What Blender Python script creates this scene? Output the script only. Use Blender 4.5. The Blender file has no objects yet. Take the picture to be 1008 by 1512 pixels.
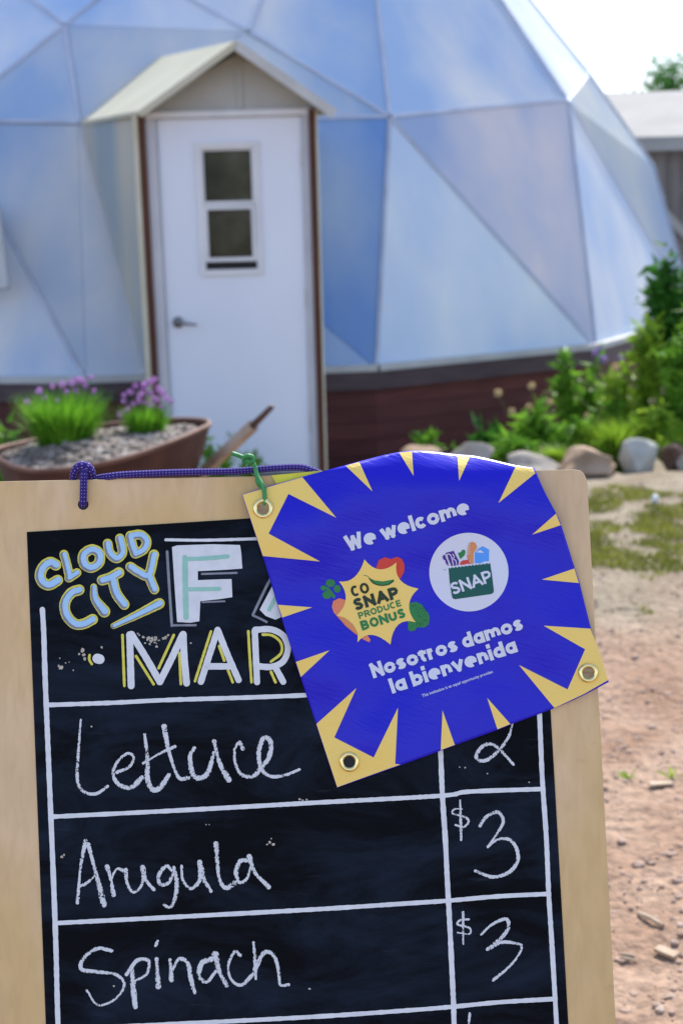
import bpy, bmesh, math, random
from mathutils import Vector, Matrix, noise
from mathutils.geometry import tessellate_polygon
random.seed(7)
S = bpy.context.scene
COL = S.collection
R = math.radians

# ------------------------------------------------------------------ camera, sky, sun, exposure
PITCH, ROLL, F = R(12.2), R(1.5), 2100.0
CAM = Vector((0, 0, 1.5))
fwd = Vector((0, math.cos(PITCH), -math.sin(PITCH)))
up0 = Vector((0, math.sin(PITCH), math.cos(PITCH)))
rt0 = Vector((1, 0, 0))
cu = up0 * math.cos(ROLL) + rt0 * math.sin(ROLL)
cr = rt0 * math.cos(ROLL) - up0 * math.sin(ROLL)
cd = bpy.data.cameras.new('camera')
cam = bpy.data.objects.new('camera', cd); COL.objects.link(cam)
m3 = Matrix((cr, cu, -fwd)).transposed()
cam.matrix_world = Matrix.Translation(CAM) @ m3.to_4x4()
cd.sensor_fit = 'VERTICAL'; cd.sensor_height = 36; cd.lens = 50
cd.clip_start = .05; cd.clip_end = 2000
cd.dof.use_dof = True; cd.dof.focus_distance = 1.47; cd.dof.aperture_fstop = 7.0
S.camera = cam

SUN_EL, SUN_AZ = R(45), R(18)          # azimuth from +Y, positive to +X
sd = Vector((math.sin(SUN_AZ) * math.cos(SUN_EL), math.cos(SUN_AZ) * math.cos(SUN_EL), math.sin(SUN_EL)))
W = bpy.data.worlds.new('World'); S.world = W; W.use_nodes = True
wn, wl = W.node_tree.nodes, W.node_tree.links
bg = wn['Background']; bg.inputs[1].default_value = 0.15
sky = wn.new('ShaderNodeTexSky'); sky.sky_type = 'NISHITA'; sky.sun_disc = False
sky.sun_elevation = SUN_EL; sky.sun_rotation = SUN_AZ
sky.altitude = 2000; sky.dust_density = 2.5; sky.air_density = 1.0
# thin bright cloud spread over the whole sky, thicker towards the horizon
tc = wn.new('ShaderNodeTexCoord'); nz = wn.new('ShaderNodeTexNoise'); nz.inputs['Scale'].default_value = 2.2
nz.inputs['Detail'].default_value = 6
sp = wn.new('ShaderNodeSeparateXYZ'); wl.new(tc.outputs['Generated'], sp.inputs[0]); wl.new(tc.outputs['Generated'], nz.inputs[0])
mr = wn.new('ShaderNodeMapRange'); mr.inputs[1].default_value = .0; mr.inputs[2].default_value = .34
mr.inputs[3].default_value = .95; mr.inputs[4].default_value = .0; wl.new(sp.outputs[2], mr.inputs[0])
mr2 = wn.new('ShaderNodeMapRange'); mr2.inputs[1].default_value = .42; mr2.inputs[2].default_value = .7
mr2.inputs[3].default_value = 0; mr2.inputs[4].default_value = .4; wl.new(nz.outputs[0], mr2.inputs[0])
mx = wn.new('ShaderNodeMath'); mx.operation = 'MAXIMUM'; wl.new(mr.outputs[0], mx.inputs[0]); wl.new(mr2.outputs[0], mx.inputs[1])
mixw = wn.new('ShaderNodeMixRGB'); wl.new(mx.outputs[0], mixw.inputs[0]); wl.new(sky.outputs[0], mixw.inputs[1])
mixw.inputs[2].default_value = (3.0, 3.1, 3.25, 1)
wl.new(mixw.outputs[0], bg.inputs[0])
ld = bpy.data.lights.new('sun', 'SUN'); ld.energy = 3.1; ld.angle = R(.53); ld.color = (1, .95, .87)
sun = bpy.data.objects.new('sun', ld); COL.objects.link(sun)
sun.rotation_euler = (-sd).to_track_quat('-Z', 'Y').to_euler(); sun.location = sd * 30
S.view_settings.view_transform = 'Standard'; S.view_settings.look = 'None'
S.view_settings.gamma = 1; S.view_settings.use_curve_mapping = False
S.view_settings.exposure = 1.48
S.cycles.max_bounces = 8; S.cycles.transparent_max_bounces = 16

# ------------------------------------------------------------------ helpers
def ray(px, py): return (fwd * F + cr * (px - 504) - cu * (py - 756)).normalized()
def atY(px, py, Y):
    d = ray(px, py); return CAM + d * (Y / d.y)
def atZ(px, py, z=0.0):
    d = ray(px, py); return CAM + d * ((z - CAM.z) / d.z)
ORG = {}
def prop(o, label=None, cat=None, group=None, kind=None):
    if label: o['label'] = label
    if cat: o['category'] = cat
    if group: o['group'] = group
    if kind: o['kind'] = kind
    return o
def empty(name, loc, label, cat, group=None):
    o = bpy.data.objects.new(name, None); COL.objects.link(o); o.location = loc; o.empty_display_size = .1
    ORG[o] = Vector(loc); return prop(o, label, cat, group)
def mk(name, vs, fs, mat, parent=None, smooth=False, uv=None, label=None):
    me = bpy.data.meshes.new(name)
    off = ORG.get(parent, Vector((0, 0, 0))) if parent else Vector((0, 0, 0))
    me.from_pydata([tuple(Vector(v) - off) for v in vs], [], fs)
    mats = mat if isinstance(mat, list) else [mat]
    for m_ in mats: me.materials.append(m_)
    if smooth: me.polygons.foreach_set('use_smooth', [True] * len(me.polygons))
    if uv:
        ul = me.uv_layers.new(name='UVMap')
        for p in me.polygons:
            for li in p.loop_indices: ul.data[li].uv = uv[me.loops[li].vertex_index]
    me.update()
    o = bpy.data.objects.new(name, me); COL.objects.link(o)
    if parent: o.parent = parent; ORG[o] = off
    if label: o['label'] = label
    return o
class MB:
    def __init__(s): s.v = []; s.f = []
    def add(s, vs, fs):
        n = len(s.v); s.v += [Vector(v) for v in vs]; s.f += [tuple(i + n for i in f) for f in fs]; return s
    def box(s, c, h, ax=None):
        c = Vector(c); ax = ax or (Vector((1, 0, 0)), Vector((0, 1, 0)), Vector((0, 0, 1)))
        vs = [c + ax[0] * (h[0] * i) + ax[1] * (h[1] * j) + ax[2] * (h[2] * k) for i in (-1, 1) for j in (-1, 1) for k in (-1, 1)]
        return s.add(vs, [(0, 1, 3, 2), (4, 6, 7, 5), (0, 4, 5, 1), (2, 3, 7, 6), (0, 2, 6, 4), (1, 5, 7, 3)])
    def prism(s, ring, d):
        n = len(ring); ring = [Vector(p) for p in ring]; d = Vector(d)
        nn = Vector((0, 0, 0))
        for i in range(n): nn += ring[i].cross(ring[(i + 1) % n])
        if nn.dot(d) > 0: ring.reverse()
        return s.add(ring + [p + d for p in ring], [tuple(range(n)), tuple(reversed(range(n, 2 * n)))] +
                     [(i, n + i, n + (i + 1) % n, (i + 1) % n) for i in range(n)])
    def tube(s, pts, r, n=8, cap=True):
        pts = [Vector(p) for p in pts]; rs = r if isinstance(r, (list, tuple)) else [r] * len(pts)
        rings = []; prev = None
        for i, p in enumerate(pts):
            t = (pts[min(i + 1, len(pts) - 1)] - pts[max(i - 1, 0)]).normalized()
            if prev is None: a = t.orthogonal().normalized()
            else: a = (prev - t * prev.dot(t)).normalized()
            prev = a; b = t.cross(a)
            rings.append([p + (a * math.cos(2 * math.pi * k / n) + b * math.sin(2 * math.pi * k / n)) * rs[i] for k in range(n)])
        vs = [q for r_ in rings for q in r_]
        fs = [(i * n + k, i * n + (k + 1) % n, (i + 1) * n + (k + 1) % n, (i + 1) * n + k) for i in range(len(pts) - 1) for k in range(n)]
        if cap: fs += [tuple(reversed(range(n))), tuple(range((len(pts) - 1) * n, len(pts) * n))]
        return s.add(vs, fs)
    def build(s, name, mat, parent=None, smooth=False, label=None): return mk(name, s.v, s.f, mat, parent, smooth, None, label)
def catmull(P, step=3.0, closed=False):
    P = [Vector((p[0], p[1], p[2] if len(p) > 2 else 0)) for p in P]
    if len(P) < 2: return P
    if closed: Q = [P[-1]] + P + [P[0], P[1]]
    else: Q = [P[0] * 2 - P[1]] + P + [P[-1] * 2 - P[-2]]
    out = []
    for i in range(1, len(Q) - 2):
        a, b, c, d = Q[i - 1], Q[i], Q[i + 1], Q[i + 2]
        n = max(1, int((c - b).length / step))
        for k in range(n):
            t = k / n
            out.append(.5 * ((2 * b) + (c - a) * t + (2 * a - 5 * b + 4 * c - d) * t * t + (3 * b - a - 3 * c + d) * t ** 3))
    out.append(Q[-2].copy())
    return out

# ------------------------------------------------------------------ materials
def base_mat(name, color=(.5, .5, .5), rough=.6, spec=.5, metal=0):
    m = bpy.data.materials.new(name); m.use_nodes = True
    b = m.node_tree.nodes['Principled BSDF']
    b.inputs['Base Color'].default_value = (*color, 1); b.inputs['Roughness'].default_value = rough
    b.inputs['Specular IOR Level'].default_value = spec; b.inputs['Metallic'].default_value = metal
    return m, m.node_tree.nodes, m.node_tree.links, b
def noisy(name, cols, scale=5, rough=.7, stretch=(1, 1, 1), bump=0, bscale=None, spec=.4, detail=6, metal=0, rnd=0, coord='Object', pos=None, bdist=.01):
    """colour ramp over object-space noise, with fine relief"""
    m, n, l, b = base_mat(name, cols[0], rough, spec, metal)
    t = n.new('ShaderNodeTexCoord'); mp = n.new('ShaderNodeMapping'); mp.inputs['Scale'].default_value = stretch
    l.new(t.outputs[coord], mp.inputs[0])
    nt = n.new('ShaderNodeTexNoise'); nt.inputs['Scale'].default_value = scale; nt.inputs['Detail'].default_value = detail
    l.new(mp.outputs[0], nt.inputs[0])
    r = n.new('ShaderNodeValToRGB'); e = r.color_ramp.elements
    k = len(cols); ps = pos or [.3 + .4 * i / (k - 1) for i in range(k)]
    e[0].position = ps[0]; e[0].color = (*cols[0], 1); e[1].position = ps[-1]; e[1].color = (*cols[-1], 1)
    for i in range(1, k - 1): x = e.new(ps[i]); x.color = (*cols[i], 1)
    l.new(nt.outputs[0], r.inputs[0]); out = r.outputs[0]
    if rnd:
        oi = n.new('ShaderNodeObjectInfo'); hs = n.new('ShaderNodeHueSaturation'); mm = n.new('ShaderNodeMapRange')
        mm.inputs[3].default_value = 1 - rnd; mm.inputs[4].default_value = 1 + rnd
        l.new(oi.outputs['Random'], mm.inputs[0]); l.new(mm.outputs[0], hs.inputs['Value']); l.new(out, hs.inputs['Color']); out = hs.outputs[0]
    l.new(out, b.inputs['Base Color'])
    if bump:
        n2 = n.new('ShaderNodeTexNoise'); n2.inputs['Scale'].default_value = bscale or scale * 6; n2.inputs['Detail'].default_value = 8
        l.new(mp.outputs[0], n2.inputs[0]); bp = n.new('ShaderNodeBump'); bp.inputs['Strength'].default_value = bump
        bp.inputs['Distance'].default_value = bdist; l.new(n2.outputs[0], bp.inputs['Height']); l.new(bp.outputs[0], b.inputs['Normal'])
    return m

def ground_mat():
    m, n, l, b = base_mat('soil', (.4, .3, .22), .95, .15)
    t = n.new('ShaderNodeTexCoord'); sep = n.new('ShaderNodeSeparateXYZ'); l.new(t.outputs['Object'], sep.inputs[0])
    def nse(s, d=8, dist=0):
        q = n.new('ShaderNodeTexNoise'); q.inputs['Scale'].default_value = s; q.inputs['Detail'].default_value = d
        q.inputs['Distortion'].default_value = dist; l.new(t.outputs['Object'], q.inputs[0]); return q
    def ramp(src, a, ca, b_, cb):
        r = n.new('ShaderNodeValToRGB'); e = r.color_ramp.elements
        e[0].position = a; e[0].color = (*ca, 1); e[1].position = b_; e[1].color = (*cb, 1); l.new(src, r.inputs[0]); return r
    n1 = nse(3.5, 10); n2 = nse(55, 8); n3 = nse(1.1, 4)
    red = ramp(n1.outputs[0], .32, (.225, .138, .092), .66, (.325, .228, .165))
    sand = ramp(n1.outputs[0], .32, (.18, .145, .10), .66, (.26, .22, .165))
    # red earth near, grey-tan gravelly sand farther off, blended along an uneven border
    ad = n.new('ShaderNodeMath'); ad.operation = 'MULTIPLY_ADD'; ad.inputs[1].default_value = 2.2; l.new(n3.outputs[0], ad.inputs[0]); l.new(sep.outputs[1], ad.inputs[2])
    mr_ = n.new('ShaderNodeMapRange'); mr_.inputs[1].default_value = 5.7; mr_.inputs[2].default_value = 6.5; l.new(ad.outputs[0], mr_.inputs[0])
    mx_ = n.new('ShaderNodeMixRGB'); l.new(mr_.outputs[0], mx_.inputs[0]); l.new(red.outputs[0], mx_.inputs[1]); l.new(sand.outputs[0], mx_.inputs[2])
    sp_ = ramp(n2.outputs[0], .3, (.55, .55, .55), .62, (1.12, 1.1, 1.08))
    mu = n.new('ShaderNodeMixRGB'); mu.blend_type = 'MULTIPLY'; mu.inputs[0].default_value = .75
    l.new(mx_.outputs[0], mu.inputs[1]); l.new(sp_.outputs[0], mu.inputs[2]); l.new(mu.outputs[0], b.inputs['Base Color'])
    n4 = nse(28, 12); bp = n.new('ShaderNodeBump'); bp.inputs['Strength'].default_value = .9; bp.inputs['Distance'].default_value = .022
    l.new(n4.outputs[0], bp.inputs['Height']); l.new(bp.outputs[0], b.inputs['Normal'])
    return m

def poly_panel_mat(name, tint=(.68, .78, .89), trans=.36):
    """frosted twin-wall greenhouse sheet: part diffuse, part light passing through, soft gloss"""
    m, n, l, b = base_mat(name)
    n.remove(b); out = n['Material Output']
    t = n.new('ShaderNodeTexCoord'); nt = n.new('ShaderNodeTexNoise'); nt.inputs['Scale'].default_value = .9; nt.inputs['Detail'].default_value = 5
    mp = n.new('ShaderNodeMapping'); mp.inputs['Scale'].default_value = (1, 1, .45); l.new(t.outputs['Object'], mp.inputs[0]); l.new(mp.outputs[0], nt.inputs[0])
    r = n.new('ShaderNodeValToRGB'); e = r.color_ramp.elements
    e[0].position = .38; e[0].color = (tint[0] * .66, tint[1] * .78, tint[2] * .95, 1); e[1].position = .64; e[1].color = (min(1, tint[0] * 1.35), min(1, tint[1] * 1.15), tint[2] * .98, 1)
    l.new(nt.outputs[0], r.inputs[0])
    oi = n.new('ShaderNodeObjectInfo'); hs = n.new('ShaderNodeHueSaturation'); mm = n.new('ShaderNodeMapRange'); mm.inputs[3].default_value = .86; mm.inputs[4].default_value = 1.08
    l.new(oi.outputs['Random'], mm.inputs[0]); l.new(mm.outputs[0], hs.inputs['Value']); l.new(r.outputs[0], hs.inputs['Color'])
    d = n.new('ShaderNodeBsdfDiffuse'); tr = n.new('ShaderNodeBsdfTranslucent'); g = n.new('ShaderNodeBsdfGlossy'); g.inputs['Roughness'].default_value = .36
    wv = n.new('ShaderNodeTexWave'); wv.inputs['Scale'].default_value = 14; wv.inputs['Distortion'].default_value = 0; l.new(t.outputs['Object'], wv.inputs[0])
    bp = n.new('ShaderNodeBump'); bp.inputs['Strength'].default_value = .15; bp.inputs['Distance'].default_value = .004; l.new(wv.outputs[0], bp.inputs['Height'])
    for q in (d, g): l.new(bp.outputs[0], q.inputs['Normal'])
    l.new(hs.outputs[0], d.inputs[0]); l.new(hs.outputs[0], tr.inputs[0])
    a = n.new('ShaderNodeMixShader'); a.inputs[0].default_value = trans; l.new(d.outputs[0], a.inputs[1]); l.new(tr.outputs[0], a.inputs[2])
    fr = n.new('ShaderNodeFresnel'); fr.inputs[0].default_value = 1.10; c = n.new('ShaderNodeMixShader')
    l.new(fr.outputs[0], c.inputs[0]); l.new(a.outputs[0], c.inputs[1]); l.new(g.outputs[0], c.inputs[2]); l.new(c.outputs[0], out.inputs[0])
    return m

def leaf_mat(name, c0, c1, scale=9, trans=.35):
    m, n, l, b = base_mat(name); n.remove(b); out = n['Material Output']
    g = n.new('ShaderNodeNewGeometry'); nt = n.new('ShaderNodeTexNoise'); nt.inputs['Scale'].default_value = scale; l.new(g.outputs['Position'], nt.inputs[0])
    ad = n.new('ShaderNodeMath'); ad.operation = 'MULTIPLY_ADD'; ad.inputs[1].default_value = .35
    l.new(g.outputs['Random Per Island'], ad.inputs[0]); l.new(nt.outputs[0], ad.inputs[2])
    r = n.new('ShaderNodeValToRGB'); e = r.color_ramp.elements; e[0].position = .45; e[0].color = (*c0, 1); e[1].position = .80; e[1].color = (*c1, 1)
    l.new(ad.outputs[0], r.inputs[0])
    d = n.new('ShaderNodeBsdfPrincipled'); d.inputs['Roughness'].default_value = .5; d.inputs['Specular IOR Level'].default_value = .12
    tr = n.new('ShaderNodeBsdfTranslucent'); l.new(r.outputs[0], d.inputs['Base Color']); l.new(r.outputs[0], tr.inputs[0])
    a = n.new('ShaderNodeMixShader'); a.inputs[0].default_value = trans; l.new(d.outputs[0], a.inputs[1]); l.new(tr.outputs[0], a.inputs[2]); l.new(a.outputs[0], out.inputs[0])
    return m

def chalk_mat():
    m, n, l, b = base_mat('chalk', (.66, .67, .69), .95, .1)
    out = n['Material Output']; t = n.new('ShaderNodeTexCoord'); nt = n.new('ShaderNodeTexNoise'); nt.inputs['Scale'].default_value = 900; nt.inputs['Detail'].default_value = 3
    mp = n.new('ShaderNodeMapping'); mp.inputs['Scale'].default_value = (1, 1, .55); l.new(t.outputs['Object'], mp.inputs[0]); l.new(mp.outputs[0], nt.inputs[0])
    n2 = n.new('ShaderNodeTexNoise'); n2.inputs['Scale'].default_value = 120; l.new(t.outputs['Object'], n2.inputs[0])
    ad = n.new('ShaderNodeMath'); ad.operation = 'MULTIPLY_ADD'; ad.inputs[1].default_value = .5; l.new(n2.outputs[0], ad.inputs[0]); l.new(nt.outputs[0], ad.inputs[2])
    # drier towards the edge of a stroke (uv.x = 0..1 across)
    uvs = n.new('ShaderNodeSeparateXYZ'); l.new(t.outputs['UV'], uvs.inputs[0])
    e1 = n.new('ShaderNodeMath'); e1.operation = 'SUBTRACT'; e1.inputs[1].default_value = .5; l.new(uvs.outputs[0], e1.inputs[0])
    e2 = n.new('ShaderNodeMath'); e2.operation = 'POWER'; e2.inputs[1].default_value = 2; l.new(e1.outputs[0], e2.inputs[0])
    e3 = n.new('ShaderNodeMath'); e3.operation = 'MULTIPLY_ADD'; e3.inputs[1].default_value = -.8; l.new(e2.outputs[0], e3.inputs[0]); l.new(ad.outputs[0], e3.inputs[2])
    mr_ = n.new('ShaderNodeMapRange'); mr_.inputs[1].default_value = .52; mr_.inputs[2].default_value = .64; l.new(e3.outputs[0], mr_.inputs[0])
    tr = n.new('ShaderNodeBsdfTransparent'); mxs = n.new('ShaderNodeMixShader'); l.new(mr_.outputs[0], mxs.inputs[0]); l.new(tr.outputs[0], mxs.inputs[1])
    l.new(b.outputs[0], mxs.inputs[2]); l.new(mxs.outputs[0], out.inputs[0])
    return m

def vinyl_mat(name, color, rough=.3):
    m, n, l, b = base_mat(name, color, rough, .33)
    t = n.new('ShaderNodeTexCoord'); mp = n.new('ShaderNodeMapping'); mp.inputs['Rotation'].default_value = (0, R(-18), 0); l.new(t.outputs['Object'], mp.inputs[0])
    mp2 = n.new('ShaderNodeMapping'); mp2.inputs['Scale'].default_value = (60, 60, 420); l.new(mp.outputs[0], mp2.inputs[0])
    nt = n.new('ShaderNodeTexNoise'); nt.inputs['Scale'].default_value = 1; nt.inputs['Detail'].default_value = 2; l.new(mp2.outputs[0], nt.inputs[0])
    n2 = n.new('ShaderNodeTexNoise'); n2.inputs['Scale'].default_value = 9; l.new(t.outputs['Object'], n2.inputs[0])
    rr = n.new('ShaderNodeMapRange'); rr.inputs[3].default_value = rough - .08; rr.inputs[4].default_value = rough + .16; l.new(n2.outputs[0], rr.inputs[0]); l.new(rr.outputs[0], b.inputs['Roughness'])
    bp = n.new('ShaderNodeBump'); bp.inputs['Strength'].default_value = .4; bp.inputs['Distance'].default_value = .0009
    l.new(nt.outputs[0], bp.inputs['Height']); l.new(bp.outputs[0], b.inputs['Normal'])
    return m

def rope_mat():
    m, n, l, b = base_mat('purple_cord', (.06, .03, .25), .8, .3)
    t = n.new('ShaderNodeTexCoord'); s = n.new('ShaderNodeSeparateXYZ'); l.new(t.outputs['UV'], s.inputs[0])
    def mth(op, a, b_=None, c=None):
        q = n.new('ShaderNodeMath'); q.operation = op
        for i, v in enumerate((a, b_, c)):
            if v is None: continue
            if isinstance(v, (int, float)): q.inputs[i].default_value = v
            else: l.new(v, q.inputs[i])
        return q.outputs[0]
    k1, k2 = 2 * math.pi * 4, 2 * math.pi * 1.1
    a = mth('MULTIPLY', s.outputs[0], k1); c = mth('MULTIPLY', s.outputs[1], k2)
    s1 = mth('SINE', mth('ADD', a, c)); s2 = mth('SINE', mth('SUBTRACT', a, c))
    p = mth('MULTIPLY', s1, s2)
    r = n.new('ShaderNodeValToRGB'); e = r.color_ramp.elements; e[0].position = .84; e[0].color = (.035, .016, .19, 1); e[1].position = .93; e[1].color = (.36, .32, .58, 1)
    l.new(mth('MULTIPLY_ADD', p, .5, .5), r.inputs[0]); l.new(r.outputs[0], b.inputs['Base Color'])
    bp = n.new('ShaderNodeBump'); bp.inputs['Strength'].default_value = .8; bp.inputs['Distance'].default_value = .001
    l.new(mth('ABSOLUTE', p), bp.inputs['Height']); l.new(bp.outputs[0], b.inputs['Normal'])
    return m

def chalkboard_mat():
    m, n, l, b = base_mat('chalkboard_paint', (.004, .006, .012), .5, .07)
    t = n.new('ShaderNodeTexCoord')
    mp = n.new('ShaderNodeMapping'); mp.inputs['Scale'].default_value = (1.2, 1, 3.2); l.new(t.outputs['Object'], mp.inputs[0])
    nt = n.new('ShaderNodeTexNoise'); nt.inputs['Scale'].default_value = 5; nt.inputs['Detail'].default_value = 9; nt.inputs['Roughness'].default_value = .7; nt.inputs['Distortion'].default_value = .7
    l.new(mp.outputs[0], nt.inputs[0])
    r = n.new('ShaderNodeValToRGB'); e = r.color_ramp.elements; e[0].position = .42; e[0].color = (.0012, .002, .0042, 1); e[1].position = .80; e[1].color = (.014, .025, .047, 1)
    l.new(nt.outputs[0], r.inputs[0])
    # fine scratches
    mp2 = n.new('ShaderNodeMapping'); mp2.inputs['Scale'].default_value = (14, 1, 160); mp2.inputs['Rotation'].default_value = (0, .35, 0); l.new(t.outputs['Object'], mp2.inputs[0])
    n2 = n.new('ShaderNodeTexNoise'); n2.inputs['Scale'].default_value = 1.3; n2.inputs['Detail'].default_value = 2; l.new(mp2.outputs[0], n2.inputs[0])
    r2 = n.new('ShaderNodeValToRGB'); e = r2.color_ramp.elements; e[0].position = .70; e[0].color = (0, 0, 0, 1); e[1].position = .82; e[1].color = (.012, .016, .022, 1); l.new(n2.outputs[0], r2.inputs[0])
    ad = n.new('ShaderNodeMixRGB'); ad.blend_type = 'ADD'; ad.inputs[0].default_value = 1; l.new(r.outputs[0], ad.inputs[1]); l.new(r2.outputs[0], ad.inputs[2]); l.new(ad.outputs[0], b.inputs['Base Color'])
    return m

M = {}
M['soil'] = ground_mat()
M['ply'] = noisy('birch_plywood', [(.60, .39, .15), (.66, .44, .20), (.71, .49, .27), (.64, .44, .25)], 5, .5, (1.6, 1.6, .6), .15, 60, detail=9, bdist=.0008, pos=[.3, .45, .56, .7])
def grain(m):
    n, l = m.node_tree.nodes, m.node_tree.links; b = n['Principled BSDF']; src = b.inputs['Base Color'].links[0].from_socket
    t = n.new('ShaderNodeTexCoord'); mp = n.new('ShaderNodeMapping'); mp.inputs['Scale'].default_value = (55, 55, 2.2); mp.inputs['Rotation'].default_value = (0, R(-2.5), 0)
    l.new(t.outputs['Object'], mp.inputs[0]); q = n.new('ShaderNodeTexNoise'); q.inputs['Scale'].default_value = 1.6; q.inputs['Detail'].default_value = 6; q.inputs['Distortion'].default_value = .5
    l.new(mp.outputs[0], q.inputs[0]); rr = n.new('ShaderNodeValToRGB'); e = rr.color_ramp.elements; e[0].position = .3; e[0].color = (.80, .77, .72, 1); e[1].position = .6; e[1].color = (1.04, 1.04, 1.04, 1)
    l.new(q.outputs[0], rr.inputs[0]); mu = n.new('ShaderNodeMixRGB'); mu.blend_type = 'MULTIPLY'; mu.inputs[0].default_value = .42; l.new(src, mu.inputs[1]); l.new(rr.outputs[0], mu.inputs[2])
    # a few grey scuffs and finger marks
    q2 = n.new('ShaderNodeTexNoise'); q2.inputs['Scale'].default_value = 14; q2.inputs['Detail'].default_value = 8; q2.inputs['Roughness'].default_value = .75; l.new(t.outputs['Object'], q2.inputs[0])
    r3 = n.new('ShaderNodeValToRGB'); e = r3.color_ramp.elements; e[0].position = .63; e[0].color = (1, 1, 1, 1); e[1].position = .74; e[1].color = (.72, .68, .66, 1); l.new(q2.outputs[0], r3.inputs[0])
    m2 = n.new('ShaderNodeMixRGB'); m2.blend_type = 'MULTIPLY'; m2.inputs[0].default_value = .8; l.new(mu.outputs[0], m2.inputs[1]); l.new(r3.outputs[0], m2.inputs[2]); l.new(m2.outputs[0], b.inputs['Base Color'])
grain(M['ply'])
M['plyedge'] = noisy('plywood_edge', [(.20, .13, .07), (.38, .27, .15)], 40, .8, (1, 1, 12))
M['black'] = chalkboard_mat()
M['chalk'] = chalk_mat()
M['wpaint'] = noisy('white_paint_marker', [(.64, .65, .67), (.73, .74, .76)], 90, .5, bump=.15, bscale=500, bdist=.0005)
M['ypaint'] = noisy('yellow_paint_marker', [(.66, .58, .06), (.74, .66, .09)], 90, .5)
M['bpaint'] = noisy('light_blue_paint_marker', [(.34, .56, .80), (.40, .62, .84)], 90, .5)
M['gpaint'] = noisy('grey_paint_marker', [(.19, .20, .24), (.25, .26, .30)], 90, .5)
M['mint'] = noisy('mint_paint_marker', [(.25, .53, .42), (.32, .58, .48)], 90, .5)
M['chip'] = noisy('chipped_board', [(.42, .35, .28), (.55, .50, .42)], 200, .9)
M['vblue'] = vinyl_mat('blue_vinyl', (.007, .004, .50), .30)
M['vyel'] = vinyl_mat('yellow_vinyl', (.90, .62, .15), .36)
M['vwhite'] = vinyl_mat('white_print', (.66, .67, .76), .36)
M['vred'] = vinyl_mat('red_print', (.62, .045, .03), .36)
M['vpeach'] = vinyl_mat('peach_print', (.74, .22, .10), .36)
M['vgreen'] = vinyl_mat('green_print', (.02, .20, .05), .36)
M['vteal'] = vinyl_mat('dark_green_print', (.0, .085, .065), .36)
M['vdark'] = vinyl_mat('near_black_green_print', (.012, .032, .01), .36)
M['vsky'] = vinyl_mat('sky_blue_print', (.09, .32, .80), .36)
M['vpurple'] = vinyl_mat('purple_print', (.075, .015, .24), .36)
M['vorange'] = vinyl_mat('orange_print', (.68, .26, .09), .36)
M['brass'] = noisy('brass', [(.78, .62, .25), (.90, .76, .38)], 300, .22, metal=1)
M['hole'] = base_mat('grommet_hole', (.012, .012, .015), .8)[0]
M['rope'] = rope_mat()
M['gcord'] = noisy('green_cord', [(.03, .20, .05), (.06, .30, .09)], 200, .5, bump=.2, bscale=900)
M['panel'] = poly_panel_mat('frosted_panel')
M['panel_blue_shade'] = poly_panel_mat('frosted_panel_blue_shade', (.38, .56, .83), .38)  # copies of the panel sheet with lit and shaded facet tones put into the tint
M['panel_bright'] = poly_panel_mat('frosted_panel_bright_facet', (.98, .98, .97), .25)
M['panel_grey_shade'] = poly_panel_mat('frosted_panel_grey_shade', (.66, .68, .75), .34)
M['panel_sunlit'] = poly_panel_mat('frosted_panel_sunlit', (.96, .96, .96), .7)  # sunlit flank, its brightness painted into the tint
M['strip'] = noisy('seam_tape', [(.34, .37, .46), (.46, .50, .60)], 6, .95, spec=.05)
M['sill'] = noisy('white_sill', [(.42, .42, .41), (.52, .52, .51)], 6, .8, spec=.15)
M['cap'] = noisy('plum_brown_board', [(.045, .028, .036), (.085, .055, .062)], 4, .6, (1, 1, 6))
M['redboard'] = noisy('dark_red_board', [(.075, .018, .017), (.12, .032, .028)], 3, .7, (1, 1, 8), .3, 40, rnd=.15)
M['door'] = noisy('white_door_paint', [(.62, .65, .73), (.70, .73, .81)], 1.5, .45, (1, 1, .4))
M['jamb'] = noisy('pale_grey_jamb', [(.42, .42, .46), (.52, .52, .55)], 3, .6)
M['frame'] = noisy('window_frame_paint', [(.58, .58, .6), (.66, .66, .68)], 6, .5)
M['post'] = noisy('red_brown_post', [(.060, .018, .008), (.10, .032, .014)], 6, .7, (1, 1, .2))
M['cream'] = noisy('cream_roof_sheet', [(.40, .38, .28), (.46, .44, .34)], 2, .6, spec=.2)
M['creamtrim'] = noisy('cream_trim', [(.46, .43, .31), (.54, .51, .41)], 5, .6)
M['gable'] = noisy('gable_sheet', [(.34, .34, .32), (.42, .42, .40)], 3, .6)
M['porchwall'] = poly_panel_mat('porch_sheet', (.50, .54, .50), .25)
M['glass'] = noisy('glass_painted_reflections', [(.008, .009, .006), (.030, .030, .016), (.09, .085, .065)], 3.2, .1, spec=.2, pos=[.35, .55, .78])  # olive-brown mottling paints reflections into the pane colour
M['metal'] = noisy('door_hardware', [(.16, .15, .14), (.3, .29, .28)], 40, .35, metal=1)
M['rust'] = noisy('rusty_steel', [(.028, .008, .005), (.052, .016, .010), (.085, .030, .018)], 7, .75, bump=.4, bscale=90, bdist=.003)
M['rim'] = noisy('rusty_rim', [(.10, .045, .03), (.18, .09, .06)], 12, .7)
M['handle'] = noisy('weathered_handle', [(.30, .22, .16), (.46, .36, .29)], 8, .75, (1, 1, 1))
M['grip'] = noisy('dark_grip', [(.05, .025, .02), (.10, .05, .04)], 20, .6)
M['rubber'] = base_mat('tyre_rubber', (.02, .02, .02), .8)[0]
M['gravel'] = noisy('planter_gravel', [(.10, .08, .065), (.22, .18, .15), (.36, .33, .29)], 14, .9, rnd=.1)
M['pebble'] = noisy('pebbles', [(.20, .125, .09), (.32, .225, .17), (.42, .33, .27)], 20, .9)
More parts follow.
